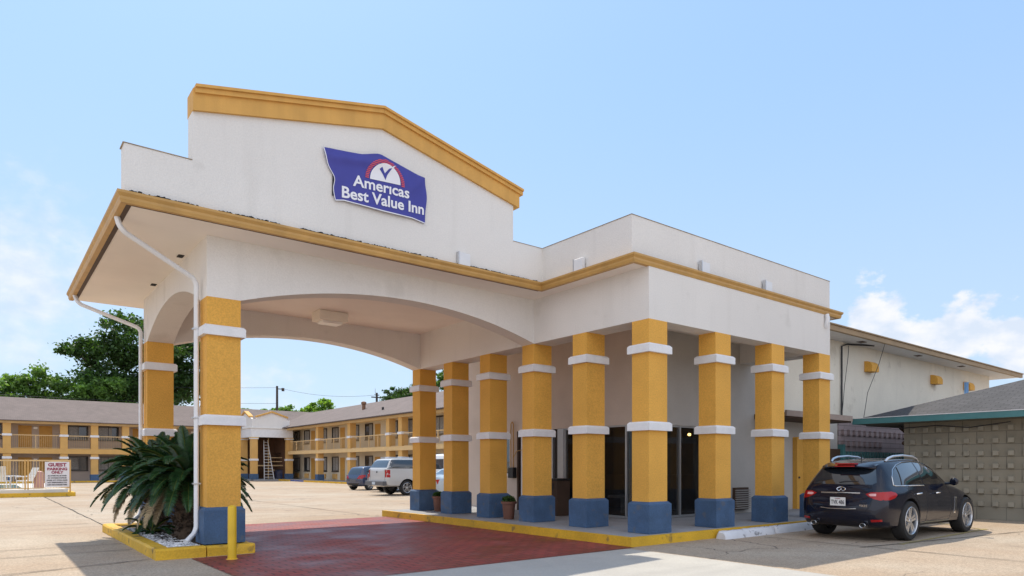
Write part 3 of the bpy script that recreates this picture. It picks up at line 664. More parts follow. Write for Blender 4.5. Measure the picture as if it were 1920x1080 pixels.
# louvred air conditioner under the grey wall
ac = thing('wall_air_conditioner', 'louvred grey air conditioner low on the lobby wall', 'air conditioner', (6.5, 2.25, .3))
MB().box(6.22, 6.86, 2.2, 2.297, .28, .90).build('housing', M['darkbrown'], ac)
lv = MB()
for k in range(9): lv.box(6.20, 6.88, 2.15, 2.195, .31+k*.062, .345+k*.062)
lv.build('louvre', mat('louvre_grey', (.30, .28, .26), .6), ac)

# ------------------------------------------------------------------ two storey block to the right
mb_ = thing('two_storey_block', 'cream two storey block with long overhanging eave right of the colonnade', 'building', (18, 2.4, 0))
MB().box(8.8, 27.0, 2.39, 10, 3.0, 5.70).build('wall', M['cream'], mb_)
MB().box(8.8, 12.4, 2.39, 2.6, 0, 3.0).build('wall', M['lobbygrey'], mb_, label='grey ground floor wall beside the yellow door')
pk = MB().box(12.4, 27, 2.36, 2.6, 0, 3.0)
for r_, z in enumerate((2.66, 2.28, 1.83, 1.45, 1.07, .7)):
    for k in range(14):
        x = 12.62+k*.40
        if r_ == 1 and k > 7: continue
        pk.frus(x, x+.17, 2.27, 2.36, z-.09, z+.09, .01)
pk.build('wall', M['pinkblock'], mb_, label='mauve block wall with rows of projecting bosses')
ev = MB(); ev.box(7.4, 28.5, 1.60, 2.39, 5.70, 5.76); ev.box(27.0, 28.5, 2.39, 10, 5.70, 5.76); ev.build('soffit', M['whitecap'], mb_)
MB().box(7.35, 28.55, 1.50, 1.60, 5.68, 5.84).box(7.35, 28.6, 1.46, 1.62, 5.842, 5.88).build('gutter', mat('brown_gutter', (.33, .22, .11), .6, .12, 2), mb_)
MB().prism([(1.55, 5.86), (6, 6.25), (10.4, 5.86), (10.4, 5.77), (1.6, 5.77)], 0, 7.36, 28.5).build('roof', M['flat'], mb_)
for (x, z) in ((14.6, 4.84), (20.4, 4.84), (24.0, 4.84)):
    v = MB().prism([(2.385, z), (2.12, z), (2.12, z+.20), (2.18, z+.31), (2.27, z+.36), (2.385, z+.37)], 0, x-.27, x+.27).build('wall_vent', M['gold'], mb_)
MB().tube([(12.6, 2.34, 3.0), (12.6, 2.34, 5.55), (12.9, 2.30, 5.64), (14.2, 2.0, 5.69)], .03, 6).build('conduit', M['wire'], mb_)
MB().tube([(12.3, 2.2, 3.05), (12.7, 2.30, 4.2), (12.95, 2.30, 5.2), (13.0, 2.3, 5.6)], .010, 5).build('cable', M['wire'], mb_)
MB().tube([(13.3, 1.95, 3.05), (13.5, 1.9, 4.0), (14.0, 1.75, 5.0), (14.15, 1.6, 5.75)], .010, 5).build('cable', M['wire'], mb_)
for xx in (13.0, 17.6, 22): MB().box(xx, xx+.35, 1.85, 2.05, 5.69, 5.699).build('soffit_vent', M['darkbrown'], mb_)
# passage canopy
pc_ = MB(); pc_.box(7.3, 11.2, 1.36, 2.385, 2.86, 3.0); pc_.build('passage_roof', M['darkbrown'], mb_)
MB().box(7.3, 11.15, 1.30, 1.36, 2.90, 3.06).build('fascia', M['brownfascia'], mb_)
dr = MB().frus(9.55, 10.45, 2.24, 2.388, .18, 2.4, .01).build('door', M['gold'], mb_)
MB().lathe([(.02, 0), (.035, .02), (.03, .06)], (9.65, 2.2, 1.15), 10, 1).build('door_knob', M['darkframe'], dr)

# ------------------------------------------------------------------ neighbouring low building with studded block wall
nb = thing('low_side_building', 'low grey building of studded blocks with hip roof and teal gutter', 'building', (14, -3, 0))
wb = MB().box(12.0, 24, -16, .15, 0, 2.82, 0)
rows = [2.57, 2.22, 1.865, 1.51, 1.155, .80, .447, .10+.0]
for ri, z in enumerate(rows[:7]):
    for k in range(44):
        y = -.12-k*.354
        if (ri, k) in ((4, 2), (5, 3), (2, 14)): continue
        wb.box(11.92, 12.0, y-.066, y+.066, z-.064, z+.064, 1)
wb.build('wall', [M['bossblock'], mat('boss_face', (.31, .29, .235), .85, .1, 3)], nb)
MB().box(11.28, 24.6, -16.6, 1.23, 2.80, 2.86).build('soffit', mat('green_brown_soffit', (.12, .12, .10), .8), nb)
MB().box(11.18, 11.28, -16.6, 1.33, 2.80, 2.97).box(11.28, 24.6, 1.23, 1.33, 2.80, 2.97).build('gutter', M['teal'], nb)
MB().box(11.17, 11.30, -16.6, 1.34, 2.972, 2.99).build('drip_edge', M['whitecap'], nb)
R_ = MB(); e0 = (11.25, 1.3, 2.95); 
R_.add([(11.25, 1.3, 2.95), (11.25, -16.6, 2.95), (18.0, -16.6, 5.25), (18.0, -5.4, 5.25), (24.6, 1.3, 2.95), (24.6, -16.6, 2.95)], [(0, 1, 2, 3), (0, 3, 4), (3, 2, 5, 4), (0, 4, 5, 1)])
R_.build('roof', M['shingle2'], nb)
MB().lathe([(.10, 0), (.10, .02), (.06, .03), (.06, .36), (.066, .37), (.066, .40)], (14.0, -.87, 3.72), 12).build('vent_pipe', M['pvcblue'], nb, True)
MB().tube([(13.6, .9, 2.78), (13.7, .7, 2.55), (13.3, .35, 2.40), (12.6, .2, 2.33), (12.1, .2, 2.2)], .06, 8).build('downspout', M['darkbrown'], nb, True)
MB().tube([(11.9, -2.6, 2.72), (11.9, -1.6, 2.60), (11.88, -.8, 2.7), (11.9, .1, 2.66), (11.6, 1.1, 2.76)], .014, 5).build('cable', M['wire'], nb)
# fence and gate between them
gf = thing('picket_fence', 'dark teal picket fence in front of the mauve block wall', 'fence', (12, 1.6, 0))
pf = MB()
for k in range(22): pf.box(11.75+k*.21, 11.88+k*.21, 1.85, 1.88, .05, 1.98)
pf.build('picket', M['teal'], gf, ) ; MB().box(11.7, 16.4, 1.88, 1.93, 1.5, 1.6).box(11.7, 16.4, 1.88, 1.93, .4, .5).build('rail', M['teal'], gf)
MB().box(11.55, 11.72, 1.80, 1.97, 0, 2.2).build('post', M['teal'], gf)
gg = thing('wooden_gate', 'dark brown board gate beside the teal fence', 'gate', (10.8, 1.9, 0))
MB().box(10.2, 11.5, 1.86, 1.90, .05, 2.05).build('panel', M['darkbrown'], gg); MB().box(10.14, 10.2, 1.84, 1.92, 0, 2.1).build('post', M['darkbrown'], gg)

# ------------------------------------------------------------------ parking blocks
pbk = mat('chipped_white_paint', (.66, .67, .70), .7, .06, 5, .5, 60, dirt=(.22, .22, .23, 6, .58, .9))
def block(x0, y0, x1, y1, label):
    d = Vector((x1-x0, y1-y0, 0)); l = d.length; t = thing('parking_block', label, 'parking block', (x0, y0, 0), atan2(d.y, d.x), 'white parking blocks')
    prof = [(-.14, 0), (.14, 0), (.12, .10), (.07, .16), (-.07, .16), (-.12, .10)]
    vs = []; n = 14; xs = [0, .04]+[.04+(l-.08)*(i+1)/n for i in range(n)]+[l]
    for i, x in enumerate(xs):
        k = .78 if i in (0, len(xs)-1) else 1
        for yy, z in prof: vs.append((x, yy*k+random.uniform(-.006, .006), z*(k if z else 1)+(random.uniform(-.006, .006) if z else 0)))
    fs = []
    for i in range(len(xs)-1):
        for q in range(6): a = i*6+q; b = i*6+(q+1) % 6; fs.append((a, b, b+6, a+6))
    fs += [tuple(range(6)), tuple(range(6*len(xs)-1, 6*len(xs)-7, -1))]
    o = MB().add(vs, fs).build('block', pbk, t, True); o.matrix_parent_inverse = Matrix()
    for xx in (.25, l-.25): h = MB().lathe([(.012, 0), (.012, .168)], (xx, 0, 0), 8).build('anchor_pin', M['rust'], t); h.matrix_parent_inverse = Matrix()
block(1.72, -.44, 3.60, -.42, 'chipped white parking block nearest the yellow kerb corner'); block(3.68, -.40, 5.55, -.38, 'chipped white parking block running behind the dark blue car')

# ------------------------------------------------------------------ planter island, bollard
isl = thing('planter_island', 'yellow kerbed planter island with white pebbles round the canopy columns', 'planter', (-7.3, 6, 0))
k = MB(); x0, x1, y0, y1 = -8.05, -6.50, 3.20, 9.25; kw = .24
def lump(mb, xa, xb, ya, yb, h=.18):
    n = max(2, int(max(xb-xa, yb-ya)/.15)); vs = []; fs = []
    alongx = (xb-xa) > (yb-ya)
    for i in range(n+1):
        t = i/n; hh = h+random.uniform(-.006, .006); e = random.uniform(-.006, .006)
        if alongx: x = lerp(xa, xb, t); ring_ = [(x, ya+e, 0), (x, ya+e, hh-.03), (x, ya+.03, hh), (x, yb-.03, hh), (x, yb, hh-.03), (x, yb, 0)]
        else: y = lerp(ya, yb, t); ring_ = [(xa+e, y, 0), (xa+e, y, hh-.03), (xa+.03, y, hh), (xb-.03, y, hh), (xb, y, hh-.03), (xb, y, 0)]
        vs += ring_
    for i in range(n):
        for q in range(5): a = i*6+q; fs.append((a, a+1, a+7, a+6))
    fs += [tuple(range(6)), tuple(range(6*n, 6*n+6))]
    mb.add(vs, fs)
lump(k, x0, x0+kw, y0+kw, y1); lump(k, x0, XA-CE-.02, y0, y0+kw); lump(k, XA-CE, x1, y0+.02, y0+kw-.02, .165); lump(k, x1-.17, x1, y0+kw, y1, .17); lump(k, x0+kw, x1-.17, y1-kw, y1, .178)
k.build('kerb', M['yellow'], isl, True)
MB().box(x0+kw, x1-.17, y0+kw-.01, y1-kw, 0, .13).build('soil', M['soil'], isl)
pb = MB()
def pebble(x, y, z, r):
    n = 6; T = Matrix.Translation((x, y, z)) @ Matrix.Rotation(random.uniform(0, 6.3), 4, 'Z') @ Matrix.Diagonal((r*1.4, r, r*.6, 1)).to_4x4()
    vs = [T @ Vector((cos(2*pi*i/n), sin(2*pi*i/n), 0)) for i in range(n)]+[T @ Vector((0, 0, 1)), T @ Vector((0, 0, -1))]
    pb.add(vs, [(i, (i+1) % n, n) for i in range(n)]+[((i+1) % n, i, n+1) for i in range(n)])
for i in range(1250):
    x = random.uniform(x0+kw+.02, -7.32); y = y0+kw+.02+4.4*random.random()**1.3
    if x > -7.62 and y > 4.3 and random.random() < .85: continue
    if (x+7.8)**2*9 > random.random()*3.5 and y > 4.2: continue
    pebble(x, y, .145+random.uniform(0, .02), random.uniform(.020, .040))
struct(pb.build('pebble', M['pebble'], isl, fix=False), 'stuff')
bo = thing('bollard', 'yellow steel bollard in front of the left canopy column', 'bollard', (-7.05, 2.62, 0))
MB().lathe([(.068, 0), (.067, .82), (.062, .85), (.03, .868), (.005, .87)], (-7.05, 2.62, 0), 20).build('post', M['bollard'], bo, True)
MB().lathe([(.10, 0), (.09, .012), (.069, .02)], (-7.05, 2.62, 0), 20).build('footing', M['yellow'], bo, True)

# ------------------------------------------------------------------ sago palms
def frond(mb, rb, base, az, el, L_, droop, lw):
    n = 15; p = Vector(base); d = Vector((cos(az)*cos(el), sin(az)*cos(el), sin(el))); pts = [p.copy()]; ds = [d.copy()]
    for i in range(n):
        st = L_/n; d = (d+Vector((0, 0, -droop/n*(.6+1.2*i/n)))).normalized(); p = p+d*st; pts.append(p.copy()); ds.append(d.copy())
    rb.tube(pts, [.014*(1-.8*i/n)+.002 for i in range(n+1)], 4, caps=False)
    m_ = 48
    for i in range(m_):
        t = .16+.84*i/m_; f = t*n; a = int(min(f, n-1)); q = pts[a].lerp(pts[a+1], f-a); dd = ds[a]
        side = dd.cross(Vector((0, 0, 1))); side = side.normalized() if side.length > .01 else Vector((1, 0, 0)); upv = side.cross(dd).normalized()
        ll = lw*(sin(pi*min(1, t*.93+.06))**.6)
        for sg in (-1, 1):
            v = (side*sg*.80+dd*.55+upv*random.uniform(.18, .42)).normalized()*ll*random.uniform(.9, 1.05); wv = dd*.0125
            tip = q+v+Vector((0, 0, -.025)); mid = q+v*.55+upv*.008
            b = len(mb.v); mb.v += [tuple(q-wv), tuple(q+wv), tuple(mid+wv*1.0), tuple(tip), tuple(mid-wv*1.0)]; mb.f.append((b, b+1, b+2, b+3, b+4)); mb.m.append(0)
def sago(name, x, y, z0, h, r, nf, L_, label, az_bias=None, lw=.20):
    t = thing(name, label, 'palm', (x, y, z0), 0, 'sago palms in the planter island')
    if h > .3:
        tk = MB(); prof = [(r*1.15, 0)]
        for i in range(12): prof.append((r*(1+.08*(-1)**i), h*(i+1)/12))
        tk.lathe(prof, (x, y, z0), 16)
        for i in range(240):
            a = random.uniform(0, 2*pi); zz = random.random()*h; rr = r*random.uniform(.95, 1.05)
            T = Matrix.Translation((x+rr*cos(a), y+rr*sin(a), z0+zz)) @ Matrix.Rotation(a, 4, 'Z') @ Matrix.Rotation(random.uniform(-.9, -.3), 4, 'Y')
            tk.box(-.01, .075, -.022, .022, -.012, .012, T=T)
        tk.build('trunk', M['trunkpalm'], t, fix=False)
    fm = MB(); rb = MB()
    for i in range(nf):
        k = i/nf; az = i*2.39996+random.uniform(-.15, .15); el = lerp(1.40, -.02, k**.8)+random.uniform(-.12, .12)
        frond(fm, rb, (x+.05*cos(az), y+.05*sin(az), z0+h-.03), az, el, L_*random.uniform(.85, 1.08)*(.8+.25*k), lerp(1.0, 1.25, k), lw)
    if nf > 90:
        dm = MB(); dr_ = MB()
        for i in range(3): frond(dm, dr_, (x-.1, y, z0+h-.12), pi+random.uniform(-.9, .9), random.uniform(-.35, .0), L_*random.uniform(.8, 1.02), 1.5, lw*.8)
        dm.build('dry_lit_fronds', M['drylitfrond'], t, fix=False)  # drooping brown-ended fronds, catching light by their painted tan colour
    fm.build('fronds', M['frond'], t, fix=False); rb.build('frond_stem', M['frondmid'], t, fix=False)
    return t
sago('sago_palm', -7.28, 7.35, .13, 1.16, .20, 96, 1.28, 'sago palm with thick shaggy trunk at the far end of the island')
sago('sago_palm', -7.12, 5.25, .13, 1.16, .23, 100, 1.26, 'sago palm with thick shaggy trunk directly behind the white downspout')
sago('sago_palm', -7.55, 6.4, .13, .10, .08, 16, .62, 'small low sago seedling between the pebbles and the trunks', lw=.11)

# ------------------------------------------------------------------ pots and bin on the walkway
def pot(x, y, z, label):
    t = thing('potted_plant', label, 'potted plant', (x, y, z), 0, 'terracotta pots between the columns')
    MB().lathe([(.12, 0), (.13, .02), (.165, .38), (.195, .385), (.20, .44), (.185, .445), (.17, .40), (.02, .40)], (x, y, z), 24).build('pot', M['terracotta'], t, True)
    f = MB()
    for i in range(260):
        a = random.uniform(0, 2*pi); rr = random.uniform(.03, .17); c = Vector((x+rr*cos(a), y+rr*sin(a), z+.42+random.uniform(0, .15)*(1.2-rr*3)))
        n = Vector((random.uniform(-1, 1), random.uniform(-1, 1), random.uniform(.2, 1))).normalized(); u = n.orthogonal().normalized()*random.uniform(.025, .05); v = n.cross(u)*.6
        f.add([c-u, c-v, c+u, c+v], [(0, 1, 2, 3)])
    f.build('foliage', M['leafdark'], t, fix=False)
pot(.12, 4.60, .178, 'terracotta pot with dark leaves at the fourth column from the far end'); pot(.30, 8.17, .178, 'terracotta pot with dark leaves between the two farthest columns')
tb = thing('litter_bin', 'tall dark brown litter bin beside the lobby door', 'litter bin', (1.95, 4.8, .18))
MB().frus(1.72, 2.18, 4.58, 5.04, .18, 1.12, .02).build('body', M['darkbrown'], tb); MB().frus(1.70, 2.20, 4.56, 5.06, 1.12, 1.17, .015).build('lid', M['black'], tb)
MB().box(1.712, 1.72, 4.72, 4.86, .88, 1.04).build('opening', M['black'], tb)

# ------------------------------------------------------------------ cars
def interp(tab, x):
    if x <= tab[0][0]: return tab[0][1]
    for i in range(len(tab)-1):
        a, b = tab[i], tab[i+1]
        if x <= b[0]:
            t = (x-a[0])/(b[0]-a[0])
            # cubic hermite, finite difference tangents
            def sl(k):
                if k <= 0: return (tab[1][1]-tab[0][1])/(tab[1][0]-tab[0][0])
                if k >= len(tab)-1: return (tab[-1][1]-tab[-2][1])/(tab[-1][0]-tab[-2][0])
                l = (tab[k][1]-tab[k-1][1])/(tab[k][0]-tab[k-1][0]); r = (tab[k+1][1]-tab[k][1])/(tab[k+1][0]-tab[k][0])
                return 0 if l*r <= 0 else 2*l*r/(l+r)
            h = b[0]-a[0]; t2, t3 = t*t, t*t*t
            return (2*t3-3*t2+1)*a[1]+(t3-2*t2+t)*h*sl(i)+(-2*t3+3*t2)*b[1]+(t3-t2)*h*sl(i+1)
    return tab[-1][1]
def car_body(S, n=110):
    xa, xb = S['x']; rings = []
    for i in range(n+1):
        t = i/n; t = .5-.5*cos(pi*t)*(.35)-.0 if False else t
        x = xa+(xb-xa)*t
        zb, zm, zt, w, wb, wr = (interp(S[k], x) for k in ('zb', 'zm', 'zt', 'w', 'wb', 'wr'))
        zt = max(zt, zm+.01); e = S.get('round', .10)
        pts = [(0, zb), (w*.55, zb), (w*.90, zb+.02), (w*.965, zb+.07), (w*.985, zb+(zm-zb)*.22), (w, zb+(zm-zb)*.42), (w*.998, zb+(zm-zb)*.60), (w*.985, zb+(zm-zb)*.78), (lerp(w, wb, .55), zb+(zm-zb)*.92), (wb, zm)]
        h = zt-zm
        for q in (.15, .32, .5, .68, .84): pts.append((lerp(wb, wr, q+.0)+.03*sin(pi*q)*min(1, h/.3), zm+h*(q*.93)))
        pts += [(wr*.985, zm+h*.95), (wr*.90, zm+h*.985), (wr*.7, zm+h*.997+.004), (wr*.35, zt+.010*min(1, h/.3)), (0, zt+.014*min(1, h/.3))]
        rings.append([(x, y, z) for y, z in pts]+[(x, -y, z) for y, z in reversed(pts[1:-1])])
    vs = [p for r in rings for p in r]; m_ = len(rings[0]); fs = []
    for i in range(n):
        for k_ in range(m_): a = i*m_+k_; b = i*m_+(k_+1) % m_; fs.append((a, b, b+m_, a+m_))
    for s_, dx in ((0, -S.get('dome', .03)), (n, .04)):
        r = rings[s_]; cz = sum(p[2] for p in r)/m_
        loops = [[s_*m_+k_ for k_ in range(m_)]]
        for f in (.86, .6, .3):
            base = len(vs); vs += [(p[0]+dx*(1-f*f), p[1]*f, cz+(p[2]-cz)*f) for p in r]; loops.append([base+k_ for k_ in range(m_)])
        for l1, l2 in zip(loops, loops[1:]):
            for k_ in range(m_): fs.append((l1[k_], l1[(k_+1) % m_], l2[(k_+1) % m_], l2[k_]))
        fs.append(tuple(loops[-1]))
    return vs, fs
def cyl_mesh(x, z, r, y0, y1, n=48):
    mb = MB(); mb.lathe([(r, y0), (r, y1)], (x, 0, z), n, 1); me = bpy.data.meshes.new('cut'); me.from_pydata(mb.v, [], mb.f)
    bm = bmesh.new(); bm.from_mesh(me); bmesh.ops.recalc_face_normals(bm, faces=bm.faces); bm.to_mesh(me); bm.free(); return me
def make_body(S, paint, root):
    vs, fs = car_body(S); me = bpy.data.meshes.new('body'); me.from_pydata(vs, [], fs)
    bm = bmesh.new(); bm.from_mesh(me); bmesh.ops.remove_doubles(bm, verts=bm.verts, dist=1e-5); bmesh.ops.recalc_face_normals(bm, faces=bm.faces); bm.to_mesh(me); bm.free()
    o = bpy.data.objects.new('body', me); COL.objects.link(o); cut = []
    for ax in S['axles']:
        for sg in (-1, 1):
            cm = cyl_mesh(ax, S['wr_'], S['arch'], sg*.48, sg*1.3); c = bpy.data.objects.new('cut', cm); COL.objects.link(c); cut.append(c)
            md = o.modifiers.new('b', 'BOOLEAN'); md.operation = 'DIFFERENCE'; md.object = c; md.solver = 'EXACT'
    dg = bpy.context.evaluated_depsgraph_get(); dg.update(); nm = bpy.data.meshes.new_from_object(o.evaluated_get(dg))
    bpy.data.objects.remove(o)
    for c in cut: bpy.data.objects.remove(c)
    nm.materials.clear(); nm.materials.append(paint); nm.materials.append(M['black']); nm.name = 'body'
    for p in nm.polygons:
        p.use_smooth = True; c = p.center
        for ax in S['axles']:
            dx, dz = c.x-ax, c.z-S['wr_']; rr = sqrt(dx*dx+dz*dz)
            if abs(c.y) > .47 and rr < S['arch']+.004 and (abs(p.normal.y) < .5 or rr < S['arch']-.02) and rr < S['arch']+.004:
                if abs(rr-S['arch']) < .01 and abs(p.normal.y) < .3 or abs(abs(c.y)-.48) < .005: p.material_index = 1
    try: nm.set_sharp_from_angle(angle=radians(38))
    except Exception: pass
    ob = bpy.data.objects.new('body', nm); COL.objects.link(ob); ob.parent = root
    bm = bmesh.new(); bm.from_mesh(nm); bv = BVHTree.FromBMesh(bm); bm.free()
    return ob, bv
def panel(bv, poly, view, m, root, name, off=.004, step=.05, thick=.012, sgn=1, label=None, smooth_edge=True, pts_k=6):
    """conforming panel: poly in (x,z) for view 'side' (sgn = which side), (y,z) for 'rear'"""
    P = []
    for i in range(len(poly)):
        a, b = Vector(poly[i]), Vector(poly[(i+1) % len(poly)]); k_ = max(1, int((b-a).length/step))
        for t in range(k_): P.append(a.lerp(b, t/k_))
    nb_ = len(P); xs = [p.x for p in P]; zs = [p.y for p in P]; pts = list(P)
    def inside(q):
        c = False; j_ = nb_-1
        for i in range(nb_):
            if (P[i].y > q.y) != (P[j_].y > q.y) and q.x < (P[j_].x-P[i].x)*(q.y-P[i].y)/(P[j_].y-P[i].y)+P[i].x: c = not c
            j_ = i
        return c
    x = min(xs)+step/2
    while x < max(xs):
        z = min(zs)+step/2
        while z < max(zs):
            q = Vector((x, z))
            if inside(q) and min((q-p).length for p in P) > step*.4: pts.append(q)
            z += step
        x += step
    r = geometry.delaunay_2d_cdt(pts, [], [list(range(nb_))], 1, 1e-6)
    vs = []; ok = []
    for p in r[0]:
        if view == 'side': o = Vector((p.x, sgn*3, p.y)); d = Vector((0, -sgn, 0))
        elif view == 'top': o = Vector((p.x, p.y, 4)); d = Vector((0, 0, -1))
        else: o = Vector((-6, p.x, p.y)); d = Vector((1, 0, 0))
        h, nn_, _, _ = bv.ray_cast(o, d)
        if h is None: vs.append(None); continue
        if nn_.dot(d) > 0: nn_ = -nn_
        vs.append((h, nn_))
    idx = {}; V = []; F = []
    for i, q in enumerate(vs):
        if q is not None: idx[i] = len(V); V.append(q[0]+q[1]*off)
    top = [tuple(idx[i] for i in f) for f in r[2] if all(i in idx for i in f)]
    nv = len(V); inv = {v: k_ for k_, v in idx.items()}
    V2 = [vs[inv[i]][0]-vs[inv[i]][1]*thick for i in range(nv)]
    F = list(top); ec = {}
    for f in top:
        for i in range(len(f)): e = (f[i], f[(i+1) % len(f)]); ec[e] = 1
    for (a, b) in ec:
        if (b, a) not in ec: F.append((a, b, b+nv, a+nv))
    me = bpy.data.meshes.new(name); me.from_pydata([tuple(v) for v in V+V2], [], F); me.materials.append(m)
    me.polygons.foreach_set('use_smooth', [True]*len(F))
    try: me.set_sharp_from_angle(angle=radians(35))
    except Exception: pass
    o = bpy.data.objects.new(name, me); COL.objects.link(o); o.parent = root
    if label: o['label'] = label
    return o
def smoothpoly(pts, k=4, closed=True):
    out = []; n = len(pts)
    for i in range(n):
        p0, p1, p2, p3 = (Vector(pts[(i+j_) % n]) for j_ in (-1, 0, 1, 2))
        for t in range(k):
            t /= k; out.append(tuple(.5*((2*p1)+(-p0+p2)*t+(2*p0-5*p1+4*p2-p3)*t*t+(-p0+3*p1-3*p2+p3)*t**3)))
    return out
def seam(bv, pts, view, root, name, m, w=.006, sgn=1, off=.002, r=None):
    mb = MB(); P = []
    pts = [Vector(p) for p in pts]
    for a, b in zip(pts, pts[1:]):
        k_ = max(1, int((b-a).length/.04))
        for t in range(k_): P.append(a.lerp(b, t/k_))
    P.append(pts[-1]); Q = []
    for p in P:
        if view == 'side': o = Vector((p.x, sgn*3, p.y)); d = Vector((0, -sgn, 0))
        elif view == 'top': o = Vector((p.x, p.y, 4)); d = Vector((0, 0, -1))
        else: o = Vector((-6, p.x, p.y)); d = Vector((1, 0, 0))
        h, nn_, _, _ = bv.ray_cast(o, d)
        if h is None: continue
        if nn_.dot(d) > 0: nn_ = -nn_
        Q.append(h+nn_*off)
    if len(Q) < 2: return None
    mb.tube(Q, w, 6); ob = mb.build(name, m, None, True); ob.parent = root; return ob
def wheel(root, x, y, r, w, sg, nspoke=5, rimr=.70, rimm=None):
    t = MB(); prof = [(r*rimr*.98, -w/2), (r*.93, -w/2), (r*.985, -w/2+.025), (r, -w/2+.06), (r, w/2-.06), (r*.985, w/2-.025), (r*.93, w/2), (r*rimr*.98, w/2)]
    base = []
    n = 40; vs = []; fs = []; K = len(prof)
    for rr, h in prof:
        for k_ in range(n): a = 2*pi*k_/n; vs.append((x+rr*cos(a), y+h, r+rr*sin(a)))
    for i in range(K):
        for k_ in range(n): j2 = (i+1) % K; fs.append((i*n+k_, i*n+(k_+1) % n, j2*n+(k_+1) % n, j2*n+k_))
    ty = MB().add(vs, fs).build('wheel', M['rubber'], None, True); ty.parent = root
    yo = y+sg*(w/2-.015); R = r*rimr
    rm = MB(); n = 40
    def ringf(prof_):
        vs = []; fs = []
        for rr, h in prof_:
            for k_ in range(n): a = 2*pi*k_/n; vs.append((x+rr*cos(a), y+h*sg, r+rr*sin(a)))
        for i in range(len(prof_)-1):
            for k_ in range(n): fs.append((i*n+k_, i*n+(k_+1) % n, (i+1)*n+(k_+1) % n, (i+1)*n+k_))
        rm.add(vs, fs)
    ringf([(R, -w/2), (R, w/2-.02), (R*1.02, w/2), (R*.985, w/2+.006), (R*.93, w/2-.005), (R*.90, w/2-.05), (R*.90, -w/2)])
    ringf([(.001, w/2-.02), (R*.14, w/2-.022), (R*.2, w/2-.035), (R*.24, w/2-.06)])
    for k_ in range(nspoke):
        a = 2*pi*k_/nspoke+.3; ca, sa_ = cos(a), sin(a)
        def P3(rr, tt, h): return (x+rr*ca-tt*sa_, y+sg*h, r+rr*sa_+tt*ca)
        wi, wo = R*.16, R*.20
        for off_ in ((-.0,) if nspoke > 6 else (-.55, .55)):
            o1 = off_*wi*.8; o2 = off_*wo*1.3; h1, h2 = w/2-.03, w/2-.022; q1, q2 = wi*.42, wo*.5
            vs = [P3(R*.12, o1-q1, h1), P3(R*.12, o1+q1, h1), P3(R*.93, o2+q2, h2), P3(R*.93, o2-q2, h2), P3(R*.12, o1-q1*1.3, h1-.04), P3(R*.12, o1+q1*1.3, h1-.04), P3(R*.93, o2+q2*1.2, h2-.045), P3(R*.93, o2-q2*1.2, h2-.045)]
            rm.add(vs, [(0, 1, 2, 3), (4, 7, 6, 5), (0, 4, 5, 1), (1, 5, 6, 2), (2, 6, 7, 3), (3, 7, 4, 0)])
    ro = rm.build('rim', rimm or M['rim'], None, True); ro.parent = ty
    bk = MB().lathe([(R*.9, sg*(-.02)), (R*.9, sg*(.0))], (x, y, r), 30, 1).build('brake_disc', M['bumper'], None); bk.parent = ty
    return ty

